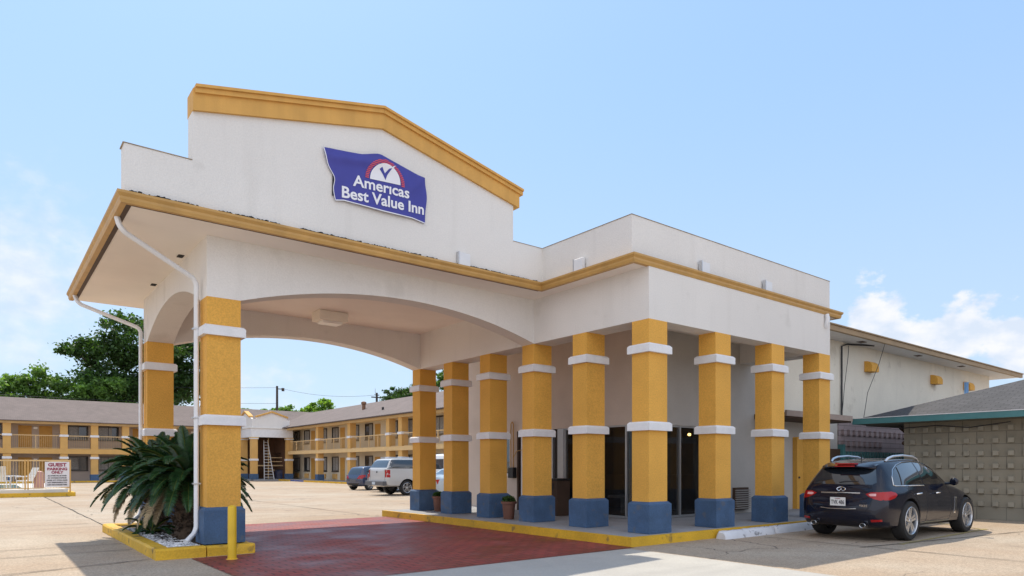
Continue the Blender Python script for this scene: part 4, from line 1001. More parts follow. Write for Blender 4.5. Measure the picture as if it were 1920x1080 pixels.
# --- dark blue crossover, parked at the right
def crossover():
    t = thing('parked_crossover', 'dark blue crossover parked beside the studded block wall, seen from behind', 'car', (4.50, -2.02, 0), radians(-1.0))
    S = dict(x=(-1.0, 3.78), axles=(0, 2.885), wr_=.40, arch=.455,
        zb=[(-1.0, .40), (-.85, .29), (-.5, .25), (0, .25), (2.9, .24), (3.5, .26), (3.78, .36)],
        zm=[(-1.0, .74), (-.93, .93), (-.85, 1.03), (-.6, 1.10), (0, 1.10), (1.0, 1.06), (1.9, 1.03), (2.5, .99), (3.2, .90), (3.6, .76), (3.78, .62)],
        zt=[(-1.0, .76), (-.94, .955), (-.90, 1.07), (-.80, 1.22), (-.62, 1.435), (-.52, 1.53), (-.40, 1.575), (-.1, 1.625), (.5, 1.655), (1.0, 1.65), (1.4, 1.60), (1.9, 1.38), (2.35, 1.09), (2.6, 1.055), (3.2, .95), (3.6, .80), (3.78, .64)],
        w=[(-1.0, .70), (-.93, .80), (-.8, .87), (-.5, .925), (0, .962), (1.0, .93), (2.0, .93), (2.85, .962), (3.4, .90), (3.65, .80), (3.78, .66)],
        wb=[(-1.0, .64), (-.9, .76), (-.7, .80), (-.4, .83), (0, .865), (.6, .865), (2.0, .86), (2.6, .84), (3.3, .76), (3.78, .55)],
        wr=[(-1.0, .60), (-.92, .68), (-.8, .64), (-.55, .59), (-.2, .595), (.5, .60), (1.3, .59), (1.9, .68), (2.4, .76), (3.2, .68), (3.78, .5)], dome=.05)
    b, bv = make_body(S, M['carblue'], t)
    for sg in (-1, 1):
        q = smoothpoly([(-.42, 1.13), (-.36, 1.30), (-.14, 1.46), (.3, 1.555), (.7, 1.56), (.72, 1.115), (.1, 1.12)], 3)
        panel(bv, [(-.46, 1.125), (-.40, 1.27), (-.24, 1.41), (0, 1.50), (.32, 1.555), (.80, 1.575), (.80, 1.115), (.2, 1.12)], 'side', M['glass'], t, 'side_window', sgn=sg)
        panel(bv, [(.86, 1.115), (.86, 1.575), (1.15, 1.56), (1.45, 1.48), (1.78, 1.31), (2.05, 1.12)], 'side', M['glass'], t, 'side_window', sgn=sg)
        seam(bv, [(.84, 1.10), (.10, 1.105), (-.40, 1.11), (-.475, 1.125), (-.415, 1.275), (-.25, 1.425), (0, 1.52), (.32, 1.575), (.85, 1.598), (1.18, 1.58), (1.47, 1.50), (1.82, 1.31), (2.1, 1.10)], 'side', t, 'window_trim', M['chrome'], .010, sg)
        seam(bv, [(-.18, 1.12), (-.05, 1.47)], 'side', t, 'window_trim', M['black'], .014, sg)
        seam(bv, [(.84, 1.09), (.84, .60), (.80, .36)], 'side', t, 'door_seam', M['black'], .004, sg, 0)
        seam(bv, [(-.10, 1.08), (.10, .98), (.36, .80), (.47, .55), (.48, .34)], 'side', t, 'door_seam', M['black'], .004, sg, 0)
        seam(bv, [(2.02, 1.08), (2.10, .85), (2.06, .5), (1.98, .34)], 'side', t, 'door_seam', M['black'], .004, sg, 0)
        seam(bv, [(.48, .34), (1.98, .335)], 'side', t, 'sill_trim', M['chrome'], .014, sg, .004)
        for hx in (.28, 1.22):
            h = MB().tube([(hx, sg*.945, .93), (hx+.03, sg*.975, .94), (hx+.17, sg*.975, .945), (hx+.20, sg*.945, .94)], .015, 6).build('door_handle', M['chrome'], None, True); h.parent = t
        panel(bv, [(2.20, .47), (2.28, .46), (2.36, .82), (2.27, .83)], 'side', M['chrome'], t, 'fender_vent', sgn=sg, step=.03)
        panel(bv, [(2.225, .50), (2.27, .495), (2.335, .79), (2.285, .79)], 'side', M['black'], t, 'fender_vent', sgn=sg, step=.03, off=.008)
        # roof rail
        rr = MB().tube([(-.24, sg*.555, 1.60), (-.14, sg*.57, 1.66), (.05, sg*.575, 1.70), (.5, sg*.58, 1.725), (.95, sg*.575, 1.705), (1.18, sg*.565, 1.665), (1.30, sg*.555, 1.60)], [.022, .026, .024, .022, .024, .026, .02], 8).build('roof_rail', M['satin'], None, True); rr.parent = t
        # mirror
        mm = MB(); mm.tube([(1.92, sg*.86, 1.12), (1.93, sg*1.0, 1.13)], .03, 6); mm.build('mirror_arm', M['carblue'], None).parent = t
        mr_ = MB().tube([(1.86, sg*1.04, 1.16), (1.88, sg*1.045, 1.165), (1.96, sg*1.04, 1.165), (2.02, sg*1.03, 1.16)], [.06, .085, .075, .03], 12).build('wing_mirror', M['carblue'], None, True); mr_.parent = t
        # tail lamp wraps round the corner: rear part and side part
        panel(bv, [(sg*.50, .945), (sg*.60, .985), (sg*.86, .99), (sg*.86, .86), (sg*.78, .825), (sg*.66, .855), (sg*.56, .90)], 'rear', M['tail'], t, 'tail_light', step=.03)
        panel(bv, [(sg*.56, .935), (sg*.60, .955), (sg*.70, .955), (sg*.70, .91), (sg*.60, .905)], 'rear', M['tailclear'], t, 'tail_light', step=.03, off=.009)
        panel(bv, [(-.88, .99), (-.66, 1.0), (-.52, .97), (-.50, .93), (-.60, .87), (-.74, .835), (-.88, .83)], 'side', M['tail'], t, 'tail_light', sgn=sg, step=.03)
        panel(bv, [(sg*.62, .40), (sg*.80, .415), (sg*.80, .455), (sg*.62, .445)], 'rear', M['tail'], t, 'reflector', step=.03)
        ex = MB().lathe([(.040, .12), (.048, .08), (.049, -.028), (.056, -.032), (.060, -.028), (.060, .10)], (0, 0, 0), 18, 0); ex.v = [(a*1-1.05, b_+sg*.50, c*.8+.33) for a, b_, c in ex.v]; ex.build('exhaust', M['chrome'], None, True).parent = t
        ex = MB().lathe([(.047, 0), (.047, .02)], (0, 0, 0), 18, 0); ex.v = [(a-1.045, b_+sg*.50, c*.8+.33) for a, b_, c in ex.v]; ex.build('exhaust', M['black'], None, True).parent = t
    # rear glass
    panel(bv, [(-.60, 1.13), (.60, 1.13), (.66, 1.17), (.60, 1.32), (.54, 1.45), (-.54, 1.45), (-.60, 1.32), (-.66, 1.17)], 'rear', M['glass'], t, 'rear_window', step=.05)
    s2 = MB(); n_ = 16; vs_ = []; fs_ = []
    for i in range(n_+1):
        y_ = lerp(-.55, .55, i/n_); q = (y_/.55)**2
        vs_ += [(-.76+.16*q*q, y_, 1.485-.05*q), (-.77+.16*q*q, y_, 1.510-.05*q), (-.62, y_, 1.555-.05*q), (-.38, y_, 1.592-.03*q), (-.38, y_, 1.53-.04*q), (-.60, y_, 1.47-.06*q)]
    for i in range(n_):
        for k_ in range(6): fs_.append((i*6+k_, i*6+(k_+1) % 6, i*6+6+(k_+1) % 6, i*6+6+k_))
    fs_ += [tuple(range(6)), tuple(range(6*n_, 6*n_+6))]
    s2.add(vs_, fs_).build('spoiler', M['carblue'], None, True).parent = t
    MB().box(-.79, -.765, -.20, .20, 1.488, 1.512).box(-.77, -.62, -.20, .20, 1.535, 1.562).build('brake_light', M['tail'], None).parent = t
    wp = MB().tube([(-.945, .02, 1.17), (-.93, -.12, 1.19), (-.91, -.36, 1.20)], [.016, .014, .008], 6).build('rear_wiper', M['black'], None, True); wp.parent = t
    # plate recess, garnish, plate
    seam(bv, [(-.40, .955), (.40, .955)], 'rear', t, 'garnish', M['chrome'], .016, off=.012)
    seam(bv, [(-.36, .655), (-.2, .64), (.2, .64), (.36, .655)], 'rear', t, 'garnish', M['chrome'], .010, off=.01)
    seam(bv, [(-.66, 1.0), (-.62, .72), (-.52, .61), (.52, .61), (.62, .72), (.66, 1.0)], 'rear', t, 'tailgate_seam', M['black'], .004, off=.0)
    def rx(y, z):
        h = bv.ray_cast(Vector((-6, y, z)), Vector((1, 0, 0)))[0]; return h.x
    xp = min(rx(-.15, .70), rx(.15, .70), rx(0, .70), rx(0, .87))-.012
    pl_ = MB().frus(xp-.012, xp, -.155, .155, .70, .87, .0); pl_.build('number_plate', M['plate'], None).parent = t
    T = Matrix.Translation((xp-.014, .135, .735)) @ Matrix(((0, 0, -1, 0), (-1, 0, 0, 0), (0, 1, 0, 0), (0, 0, 0, 1)))
    text_obj('plate_text', 'TVK 486', .115, M['signblack'], None, T, .001, .002, width=.27).parent = t
    T2 = Matrix.Translation((xp-.014, .055, .838)) @ Matrix(((0, 0, -1, 0), (-1, 0, 0, 0), (0, 1, 0, 0), (0, 0, 0, 1)))
    text_obj('plate_text', 'Louisiana', .03, M['signred'], None, T2, .001, .0005, width=.11).parent = t
    T3 = Matrix.Translation((rx(-.50, .72)-.006, -.42, .695)) @ Matrix(((0, 0, -1, 0), (-1, 0, 0, 0), (0, 1, 0, 0), (0, 0, 0, 1)))
    text_obj('model_badge', 'FX35', .06, M['chrome'], None, T3, .003, .001, 1.05, width=.15).parent = t
    # oval badge
    zc = 1.035; em = []
    for k_ in range(25):
        a = -pi*.42+ (2*pi-.16*pi)*k_/24 + 0; y_ = .085*sin(a); z_ = zc+.042*cos(a); em.append((rx(y_, z_)-.008, y_, z_))
    a0 = [( .085*sin(a), .042*cos(a)) for a in [pi*.86, -pi*.86]]
    e_ = MB()
    ov = [(rx(.085*sin(a), zc+.04*cos(a))-.008, .085*sin(a), zc+.04*cos(a)) for a in [(-.86+1.72*k_/24)*pi for k_ in range(25)]]
    e_.tube(ov, .009, 6); e_.tube([ov[0], (rx(0.0, zc+.012)-.008, .008, zc+.012)], .007, 6); e_.tube([ov[-1], (rx(-.0, zc+.012)-.008, -.008, zc+.012)], .007, 6)
    e_.build('emblem', M['chrome'], None, True).parent = t
    # bumper lower dark insert
    panel(bv, [(-.56, .42), (.56, .42), (.60, .50), (.5, .53), (-.5, .53), (-.60, .50)], 'rear', M['carblue'], t, 'bumper_insert', step=.06, off=.012)
    MB().tube([(-.05, .0, 1.64), (-.10, .0, 1.78)], [.012, .006], 6).build('antenna', M['black'], None).parent = t
    panel(bv, [(-.05, -.42), (1.2, -.45), (1.2, .45), (-.05, .42)], 'top', M['glass'], t, 'sunroof', step=.10, off=.003)
    panel(bv, [(1.50, -.60), (2.28, -.74), (2.28, .74), (1.50, .60)], 'top', M['glass'], t, 'windscreen', step=.10, off=.004)
    for ax in S['axles']:
        for sg in (-1, 1): wheel(t, ax, sg*.835, .40, .255, sg)
    return t
crossover()

# --- background vehicles share one simpler builder
def simple_car(name, label, cat, loc, rz, S, paint, sidew, rearw, lamps, grp=None, extras=None, rimm=None):
    t = thing(name, label, cat, loc, rz, grp); b, bv = make_body(S, paint, t)
    for sg in (-1, 1):
        for q in sidew: panel(bv, q, 'side', M['glass'], t, 'side_window', sgn=sg, step=.09)
        for q, mm, vw in lamps:
            if vw == 'rear': panel(bv, [(sg*a, b_) for a, b_ in q], 'rear', mm, t, 'tail_light', step=.05)
            else: panel(bv, q, 'side', mm, t, 'tail_light', sgn=sg, step=.05)
        for ax in S['axles']: wheel(t, ax, sg*(S['track']), S['wr_'], .22, sg, 5, .66, rimm)
    if rearw: panel(bv, rearw, 'rear', M['glass'], t, 'rear_window', step=.08)
    if extras: extras(t, bv)
    return t
S = dict(x=(-.62, 3.22), axles=(0, 2.51), wr_=.30, arch=.345, track=.74,
    zb=[(-.62, .34), (-.4, .24), (2.9, .22), (3.22, .30)], zm=[(-.62, .80), (-.5, .92), (0, .96), (1.5, .92), (2.3, .86), (2.9, .74), (3.22, .58)],
    zt=[(-.62, .82), (-.55, 1.0), (-.40, 1.28), (-.25, 1.42), (.3, 1.50), (1.0, 1.50), (1.4, 1.38), (2.1, .98), (2.9, .80), (3.22, .62)],
    w=[(-.62, .66), (-.45, .80), (0, .85), (2.6, .85), (3.0, .76), (3.22, .55)], wb=[(-.62, .62), (-.4, .74), (0, .77), (2.2, .77), (3.22, .5)], wr=[(-.62, .55), (-.4, .58), (.5, .56), (1.4, .56), (2.2, .70), (3.22, .45)])
def hx(t, bv):
    panel(bv, [(-.28, .52), (.28, .52), (.28, .66), (-.28, .66)], 'rear', M['bumper'], t, 'number_plate', step=.06, off=.01)
    panel(bv, [(-.60, .30), (.60, .30), (.60, .44), (-.60, .44)], 'rear', M['black'], t, 'bumper', step=.08, off=.008)
simple_car('parked_hatchback', 'small dark blue hatchback parked left of the silver pickup', 'car', (8.55, 30.6, 0), radians(14), S, M['carblue2'],
    [[(-.35, 1.0), (-.1, 1.30), (.55, 1.40), (.6, .98)], [(.68, .98), (.68, 1.41), (1.05, 1.38), (1.75, .98)]], [(-.50, .98), (.50, .98), (.46, 1.34), (-.46, 1.34)], [([(.40, .72), (.76, .72), (.76, .96), (.52, .90)], M['tail'], 'rear'), ([(-.6, .74), (-.3, .84), (-.28, .92), (-.5, .96)], M['tail'], 'side')], extras=hx)
S = dict(x=(-1.2, 4.45), axles=(0, 3.55), wr_=.39, arch=.46, track=.84,
    zb=[(-1.2, .55), (-1.0, .45), (3.8, .42), (4.45, .45)], zm=[(-1.2, 1.34), (-1.1, 1.38), (1, 1.38), (2.0, 1.34), (3.2, 1.22), (4.2, 1.12), (4.45, .9)],
    zt=[(-1.2, 1.355), (-1.15, 1.42), (-.95, 1.76), (-.82, 1.86), (-.5, 1.89), (1.6, 1.88), (2.1, 1.88), (2.9, 1.24), (3.2, 1.20), (4.2, 1.12), (4.45, .92)],
    w=[(-1.2, .94), (-1.1, .98), (4.0, .98), (4.45, .85)], wb=[(-1.2, .93), (-1.1, .95), (4.0, .93), (4.45, .8)], wr=[(-1.2, .88), (-.9, .80), (1.8, .76), (2.9, .86), (4.45, .75)])
def px_(t, bv):
    MB().frus(-1.42, -1.20, -.95, .95, .52, .74, .02).build('rear_bumper', M['bumper'], None).parent = t
    MB().frus(-1.435, -1.42, -.16, .16, .56, .70, 0).build('number_plate', M['carpale'], None).parent = t
    MB().lathe([(.035, -.02), (.05, 0)], (-1.24, 0, 1.2), 10, 0).build('tailgate_handle', M['black'], None).parent = t
    seam(bv, [(-.80, .76), (-.80, 1.36)], 'rear', t, 'tailgate_seam', M['black'], .008); seam(bv, [(.80, .76), (.80, 1.36)], 'rear', t, 'tailgate_seam', M['black'], .008)
    seam(bv, [(-1.15, 1.385), (1.7, 1.385)], 'side', t, 'bed_rail_trim', M['black'], .012, -1)
    for sg in (-1, 1):
        MB().tube([(-.7, sg*.62, 1.93), (1.7, sg*.62, 1.93)], .02, 6).build('roof_rail', M['satin'], None).parent = t
simple_car('parked_pickup', 'silver white pickup truck with dark windowed bed topper behind the columns', 'pickup truck', (6.95, 22.85, 0), radians(1), S, M['carwhite'],
    [[(-1.08, 1.41), (-.86, 1.81), (1.06, 1.83), (1.06, 1.41)], [(1.15, 1.41), (1.15, 1.82), (1.9, 1.80), (2.6, 1.36)]], [(-.86, 1.42), (.86, 1.42), (.76, 1.80), (-.76, 1.80)], [([(.80, .93), (.95, .93), (.95, 1.31), (.80, 1.31)], M['tail'], 'rear'), ([(-1.19, .93), (-1.0, .93), (-1.0, 1.31), (-1.19, 1.31)], M['tail'], 'side'), ([(-1.19, 1.06), (-1.0, 1.06), (-1.0, 1.15), (-1.19, 1.15)], M['carplain'], 'side')], extras=px_)
S2 = dict(S); S2.update(x=(-.95, 3.8), axles=(0, 2.8), wr_=.36, arch=.42, zt=[(-.95, 1.07), (-.9, 1.15), (-.68, 1.60), (-.5, 1.72), (.2, 1.76), (1.5, 1.74), (2.5, 1.2), (3.4, 1.02), (3.8, .8)], zm=[(-.95, 1.05), (0, 1.08), (2.4, 1.06), (3.4, .98), (3.8, .76)], zb=[(-.95, .45), (-.6, .3), (3.4, .28), (3.8, .4)], w=[(-.95, .84), (-.7, .92), (3.2, .92), (3.8, .7)], wb=[(-.95, .8), (-.6, .86), (3.2, .84), (3.8, .6)], wr=[(-.95, .72), (-.5, .68), (1.8, .68), (2.5, .8), (3.8, .6)], track=.78)
simple_car('parked_wagon', 'grey wagon half hidden between the blue hatchback and the pickup', 'car', (8.55, 26.9, 0), radians(4), S2, M['cargrey'],
    [[(-.5, 1.12), (-.35, 1.55), (.8, 1.62), (.8, 1.12)], [(.9, 1.12), (.9, 1.62), (1.5, 1.6), (2.2, 1.14)]], [(-.7, 1.12), (.7, 1.12), (.6, 1.58), (-.6, 1.58)], [([(.66, .8), (.84, .8), (.84, 1.05), (.66, 1.05)], M['tail'], 'rear')])
S3 = dict(S2); S3.update(x=(-1.1, 3.9), zt=[(-1.1, 1.02), (-1.0, 1.06), (-.3, 1.10), (.35, 1.40), (1.0, 1.43), (1.5, 1.38), (2.2, 1.02), (3.5, .9), (3.9, .72)], zm=[(-1.1, .95), (0, .98), (2.2, .96), (3.5, .86), (3.9, .68)], zb=[(-1.1, .4), (-.7, .26), (3.4, .24), (3.9, .34)])
simple_car('parked_sedan', 'pale blue sedan glimpsed between the two farthest columns', 'car', (6.2, 17.1, 0), radians(2), S3, M['carpale'],
    [[(.0, 1.02), (.4, 1.34), (.9, 1.38), (.9, 1.0)], [(.98, 1.0), (.98, 1.38), (1.4, 1.34), (1.95, 1.0)]], [(-.55, 1.12), (.55, 1.12), (.50, 1.34), (-.50, 1.34)], [([(.55, .72), (.84, .72), (.84, .92), (.55, .92)], M['tail'], 'rear')])
S4 = dict(S2); S4.update(x=(-1.1, 4.2), zt=[(-1.1, 1.25), (-1.08, 1.7), (-1.0, 2.0), (-.7, 2.1), (2.2, 2.08), (2.9, 1.5), (3.6, 1.25), (4.2, .95)], zm=[(-1.1, 1.2), (0, 1.2), (3.0, 1.18), (4.2, .9)], w=[(-1.1, .92), (-.9, .98), (3.6, .98), (4.2, .8)], wb=[(-1.1, .92), (-.9, .96), (3.6, .94), (4.2, .7)], wr=[(-1.1, .86), (-.9, .86), (2.2, .84), (3.2, .9), (4.2, .7)], axles=(0, 3.2), track=.84)
simple_car('parked_van', 'white van glimpsed behind the pale blue sedan', 'van', (8.6, 20.0, 0), radians(0), S4, M['carplain'],
    [[(-.8, 1.3), (-.8, 1.85), (.6, 1.9), (.6, 1.3)], [(.8, 1.3), (.8, 1.9), (2.0, 1.88), (2.6, 1.35)]], [(-.7, 1.35), (.7, 1.35), (.64, 1.85), (-.64, 1.85)], [([(.78, .9), (.92, .9), (.92, 1.25), (.78, 1.25)], M['tail'], 'rear')])

# ------------------------------------------------------------------ motel wings
def wing_column(parent, x, y, w=.58, d=.58, zt=5.45, z0=.15, bands=(2.16, 4.18)):
    c = MB().box(x, x+w, y, y+d, z0+.3, zt).build('column', M['wingcol'], parent)
    MB().frus(x-.05, x+w+.05, y-.05, y+d+.05, z0, .72, .03).build('base', M['blue'], c)
    for z in bands: MB().frus(x-.06, x+w+.06, y-.06, y+d+.06, z, z+.20, .03).build('band', M['whitecap'], c)
    MB().box(x-.08, x+w+.08, y-.08, y+d+.08, zt-.10, zt).build('cap', M['wingbeam'], c)
def window(parent, axis, c, a0, a1, z0, z1, out=-1, frame='darkframe'):
    """axis 'x': wall plane at x=c, spans y a0..a1; axis 'y': plane at y=c"""
    def bx(mb, u0, u1, d0, d1, za, zb):
        return mb.box(min(c+out*d0, c+out*d1), max(c+out*d0, c+out*d1), u0, u1, za, zb) if axis == 'x' else mb.box(u0, u1, min(c+out*d0, c+out*d1), max(c+out*d0, c+out*d1), za, zb)
    f = MB(); bx(f, a0-.07, a0, 0, .06, z0-.07, z1+.07); bx(f, a1, a1+.07, 0, .06, z0-.07, z1+.07); bx(f, a0, a1, 0, .06, z1, z1+.07); bx(f, a0-.1, a1+.1, 0, .10, z0-.14, z0-.07); bx(f, (a0+a1)/2-.025, (a0+a1)/2+.025, .01, .045, z0, z1)
    w_ = f.build('window', M[frame], parent)
    g_ = MB(); bx(g_, a0, a1, .004, .02, z0-.07, z1); g_.build('pane', M['winglass'], w_)
    cu = MB(); n = 12; s0 = lerp(a0, a1, .02); s1 = lerp(a0, a1, random.choice((.98, .55, .9, .7)))
    for k in range(n): bx(cu, lerp(s0, s1, k/n), lerp(s0, s1, (k+.72)/n), .022, .028+.006*(k % 2), z0+.02, z1-.03)
    cu.build('curtain', M['curtain'], w_)
def wdoor(parent, axis, c, a0, a1, z0, z1, out=-1, m='orange'):
    mb = MB()
    if axis == 'x': mb.box(c+out*.03, c, a0, a1, z0, z1) if out < 0 else mb.box(c, c+.03, a0, a1, z0, z1)
    else: mb.box(a0, a1, c-.03, c, z0, z1)
    d = mb.build('door', M[m], parent)
    k = MB()
    if axis == 'x': k.lathe([(.02, -.05), (.03, -.02), (.02, 0)], (c-.03, a0+.08, z0+1), 8, 0)
    else: k.lathe([(.02, -.05), (.03, -.02), (.02, 0)], (a0+.08, c-.03, z0+1), 8, 1)
    k.build('door_knob', M['darkframe'], d)
# left wing: faces the camera (front face of its columns at y=65)
lw_ = thing('left_motel_wing', 'long two storey motel wing across the back of the lot with brown shingle roof', 'motel wing', (-8, 66, 0))
YW = 66.9
MB().box(-34, 14.8, YW, YW+8, 0, 5.5).build('wall', M['wingwall'], lw_)
MB().box(-34, 11.3, 65.02, YW, 2.68, 3.05).build('balcony_floor', M['wingbeam'], lw_)
MB().box(-34, 11.3, 64.95, 65.02, 2.62, 3.08).build('fascia', M['wingcol'], lw_)
MB().box(-34, 14.5, 64.9, 65.5, 5.30, 5.55).build('eave_beam', M['wingbeam'], lw_)
MB().box(-34, 14.8, 65.5, YW, 5.48, 5.55).build('soffit', M['soffit'], lw_)
MB().prism([(64.5, 5.56), (70.9, 8.05), (76.5, 5.56), (76.5, 5.50), (64.5, 5.50)], 0, -34.5, 21.5).build('roof', M['shingle'], lw_)
MB().box(-34, 11.3, 64.2, YW, 0, .15).build('walkway', M['walk'], lw_); MB().box(-34, 11.3, 64.1, 64.2, 0, .155).build('kerb', M['yellow'], lw_)
cols = [-26.9, -23.3, -20.9, -18.4, -15.0, -11.4, -8.83, -4.65, -2.25, .30, 4.5, 8.2]
for x in cols: wing_column(lw_, x, 65.03)
rl = MB()
for a, b in zip(cols, cols[1:]+[11.0]):
    rl.box(a+.64, b-.06, 65.20, 65.25, 4.24, 4.31); rl.box(a+.64, b-.06, 65.20, 65.25, 3.12, 3.16)
    n = int((b-a-.7)/.14)
    for k in range(n): xx = a+.7+k*.14; rl.box(xx-.008, xx+.008, 65.215, 65.235, 3.16, 4.24)
    if b-a > 3.5: rl.box((a+b)/2+.25, (a+b)/2+.31, 65.19, 65.26, 3.08, 4.31)
rl.build('railing', M['railing'], lw_)
for i, (a, b) in enumerate(zip(cols, cols[1:]+[11.0])):
    wide = b-a > 3.5; xs = a+.6
    for fl in (0, 1):
        zf = .15 if fl == 0 else 3.05
        if wide:
            wdoor(lw_, 'y', YW, xs+.55, xs+1.55, zf, zf+2.15); wdoor(lw_, 'y', YW, xs+2.1, xs+3.1, zf, zf+2.15)
            MB().frus(xs+1.68, xs+1.98, YW-.1, YW, zf+1.85, zf+2.05, .02).build('wall_lamp', M['lens'], lw_)
        else: window(lw_, 'y', YW, xs+.22, min(b-.12, xs+2.3), zf+1.02, zf+2.2)
# right wing: runs toward the camera, columns at x=14.8
rw = thing('right_motel_wing', 'two storey motel wing on the right of the lot with balcony railings', 'motel wing', (16, 45, 0))
XW = 16.5
MB().box(XW, XW+8, 26, 66.8, 0, 5.4).build('wall', M['wingcream'], rw)
MB().box(14.84, XW, 26, 60.9, 2.76, 2.98).build('balcony_floor', M['wingbeam'], rw)
MB().box(14.77, 14.84, 26, 60.9, 2.70, 3.02).build('fascia', M['wingbeam'], rw)
MB().box(14.7, 15.3, 26, 64.85, 5.22, 5.46).build('eave_beam', M['wingbeam'], rw); MB().box(15.3, XW, 26, 64.9, 5.40, 5.46).build('soffit', M['soffit'], rw)
MB().prism([(14.25, 5.48), (20.4, 7.85), (26, 5.48), (26, 5.42), (14.25, 5.42)], 1, 25.7, 70.8).build('roof', M['shingle'], rw)
MB().box(13.9, XW, 26, 60.9, 0, .15).build('walkway', M['walk'], rw)
kk = MB().box(13.8, 13.9, 26, 60.9, 0, .155).build('kerb', M['yellow'], rw); MB().box(13.79, 13.795, 54.0, 57.5, .01, .15).build('kerb_patch', mat('blue_kerb_paint', (.06, .10, .32), .6), rw)
cy = [29.6, 36.75, 38.75, 45.9, 53.0]
for y in cy: wing_column(rw, 14.82, y, .55, .55, 5.4, bands=(2.03, 3.93))
rl = MB()
for a, b in zip(cy, cy[1:]+[60.8]):
    rl.box(14.95, 15.0, a+.6, b-.06, 3.98, 4.05); rl.box(14.95, 15.0, a+.6, b-.06, 3.04, 3.08)
    n = int((b-a-.7)/.16)
    for k in range(n): yy = a+.7+k*.16; rl.box(14.967, 14.983, yy-.006, yy+.006, 3.08, 3.98)
    m_ = int((b-a)/2.3)
    for k in range(1, m_+1):
        yy = a+.55+(b-a-.55)*k/(m_+1); rl.box(14.94, 15.01, yy-.03, yy+.03, 3.02, 4.0)
rl.build('railing', M['railing'], rw)
for k in range(-1, 4):
    q = -7.2*k
    for fl in (0, 1):
        zf = .15 if fl == 0 else 2.98
        for a, b in ((54.8, 56.4), (52.05, 53.6)):
            if 26.5 < a+q and b+q < 65: window(rw, 'x', XW, a+q+.1, b+q-.1, zf+.92, zf+2.2, frame='darkframe')
        if 26.5 < 50.7+q < 65: wdoor(rw, 'x', XW, 50.7+q, 51.7+q, zf, zf+2.15)
    for a in (55.1, 52.4):
        if 26.5 < a+q < 64: MB().frus(XW-.10, XW, a+q, a+q+1.0, .28, .74, .02).build('air_conditioner', M['wingcol'], rw)
MB().lathe([(.16, 0), (.16, .5), (.24, .55), (.24, .72), (.1, .8)], (17.6, 49.0, 6.7), 12).build('chimney_vent', M['rust'], rw, True)
MB().lathe([(.1, 0), (.1, .25)], (16.2, 42.5, 6.2), 8).build('roof_vent', M['black'], rw)
# stair porch in the corner
sp_ = thing('stair_porch', 'small white gabled stair porch in the corner between the two wings', 'porch', (13, 63, 0))
pcx0, pcx1, pcy0, pcy1 = 11.1, 15.35, 61.0, 65.3
w_ = MB(); w_.box(pcx0, pcx1, pcy0, pcy0+.4, 4.45, 5.35); w_.box(pcx0, pcx0+.4, pcy0+.4, pcy1, 4.45, 5.35); w_.build('beam', M['whitecap'], sp_)
w_ = MB(); w_.prism([(11.2, 5.37), (15.05, 5.37), (15.05, 6.28), (14.75, 6.28), (14.75, 6.55), (13.2, 7.02), (11.65, 6.55), (11.65, 6.28), (11.2, 6.28)], 1, 61.15, 61.35)
w_.prism([(61.35, 5.37), (65.2, 5.37), (65.2, 6.28), (64.9, 6.55), (63.3, 7.10), (61.8, 6.55), (61.35, 6.28)], 0, 11.2, 11.4); w_.build('parapet', M['white'], sp_)
c_ = MB(); 
for a, b in (((11.6, 6.62), (13.2, 7.15)), ((13.2, 7.15), (14.85, 6.62))): c_.prism([(a[0], a[1]-.16), (b[0], b[1]-.16), b, a], 1, 61.0, 61.45)
for a, b in (((61.7, 6.62), (63.3, 7.22)), ((63.3, 7.22), (65.0, 6.62))): c_.prism([(a[0], a[1]-.16), (b[0], b[1]-.16), b, a], 0, 11.05, 11.5)
c_.build('cornice', M['goldcornice'], sp_)
MB().box(11.0, 15.4, 60.9, 65.3, 5.35, 5.37).build('ceiling', M['soffit'], sp_)
for (x, y) in ((11.15, 61.05), (14.75, 61.05), (11.15, 64.4)): wing_column(sp_, x, y, .6, .6, 4.45, bands=(2.05, 4.24))
MB().box(11.4, 15.3, 66.2, 66.3, .15, 5.35).box(15.2, 15.3, 62, 66.2, .15, 5.35).build('wall', M['redwall'], sp_)
MB().box(11.3, 15.3, 60.9, 66, 0, .15).build('floor', M['walk'], sp_)
rl = MB()
for z in (1.05, 1.95, 2.35): rl.box(13.3, 14.75, 62.6, 62.66, z, z+.07)
rl.box(13.3, 13.37, 62.58, 62.68, .15, 4.4); rl.box(12.0, 15.2, 63.6, 63.7, 1.5, 1.62); rl.build('railing', M['railing'], sp_)
st = MB()
for k in range(16): st.box(11.9+k*.2, 12.2+k*.2, 64.2, 65.6, .15+k*.18, .2+k*.18)
st.build('stair', M['darkbrown'], sp_)
ld = thing('stepladder', 'tall pale orchard stepladder leaning inside the stair porch', 'ladder', (13.05, 61.6, 0))
sd_ = MB(); sd_.tube([(12.55, 61.5, .15), (12.86, 62.6, 4.2)], .045, 5); sd_.tube([(13.55, 61.5, .15), (13.24, 62.6, 4.2)], .045, 5); sd_.build('side_rail', M['carplain'], ld)
for k in range(13):
    t_ = (k+.7)/13.4; xa = lerp(12.55, 12.86, t_); xb = lerp(13.55, 13.24, t_); yy = lerp(61.5, 62.6, t_); zz = lerp(.15, 4.2, t_)
    MB().box(xa, xb, yy-.05, yy+.05, zz-.025, zz+.025).build('rung', M['carplain'], ld)
bb = thing('rubbish_bin', 'dark blue wheeled bin at the foot of the stair porch', 'bin', (14.2, 62, 0))
MB().frus(14.0, 14.6, 62.0, 62.6, .15, 1.1, .03).build('body', M['carblue2'], bb); MB().frus(13.96, 14.64, 61.96, 62.64, 1.1, 1.18, .02).build('lid', M['black'], bb)

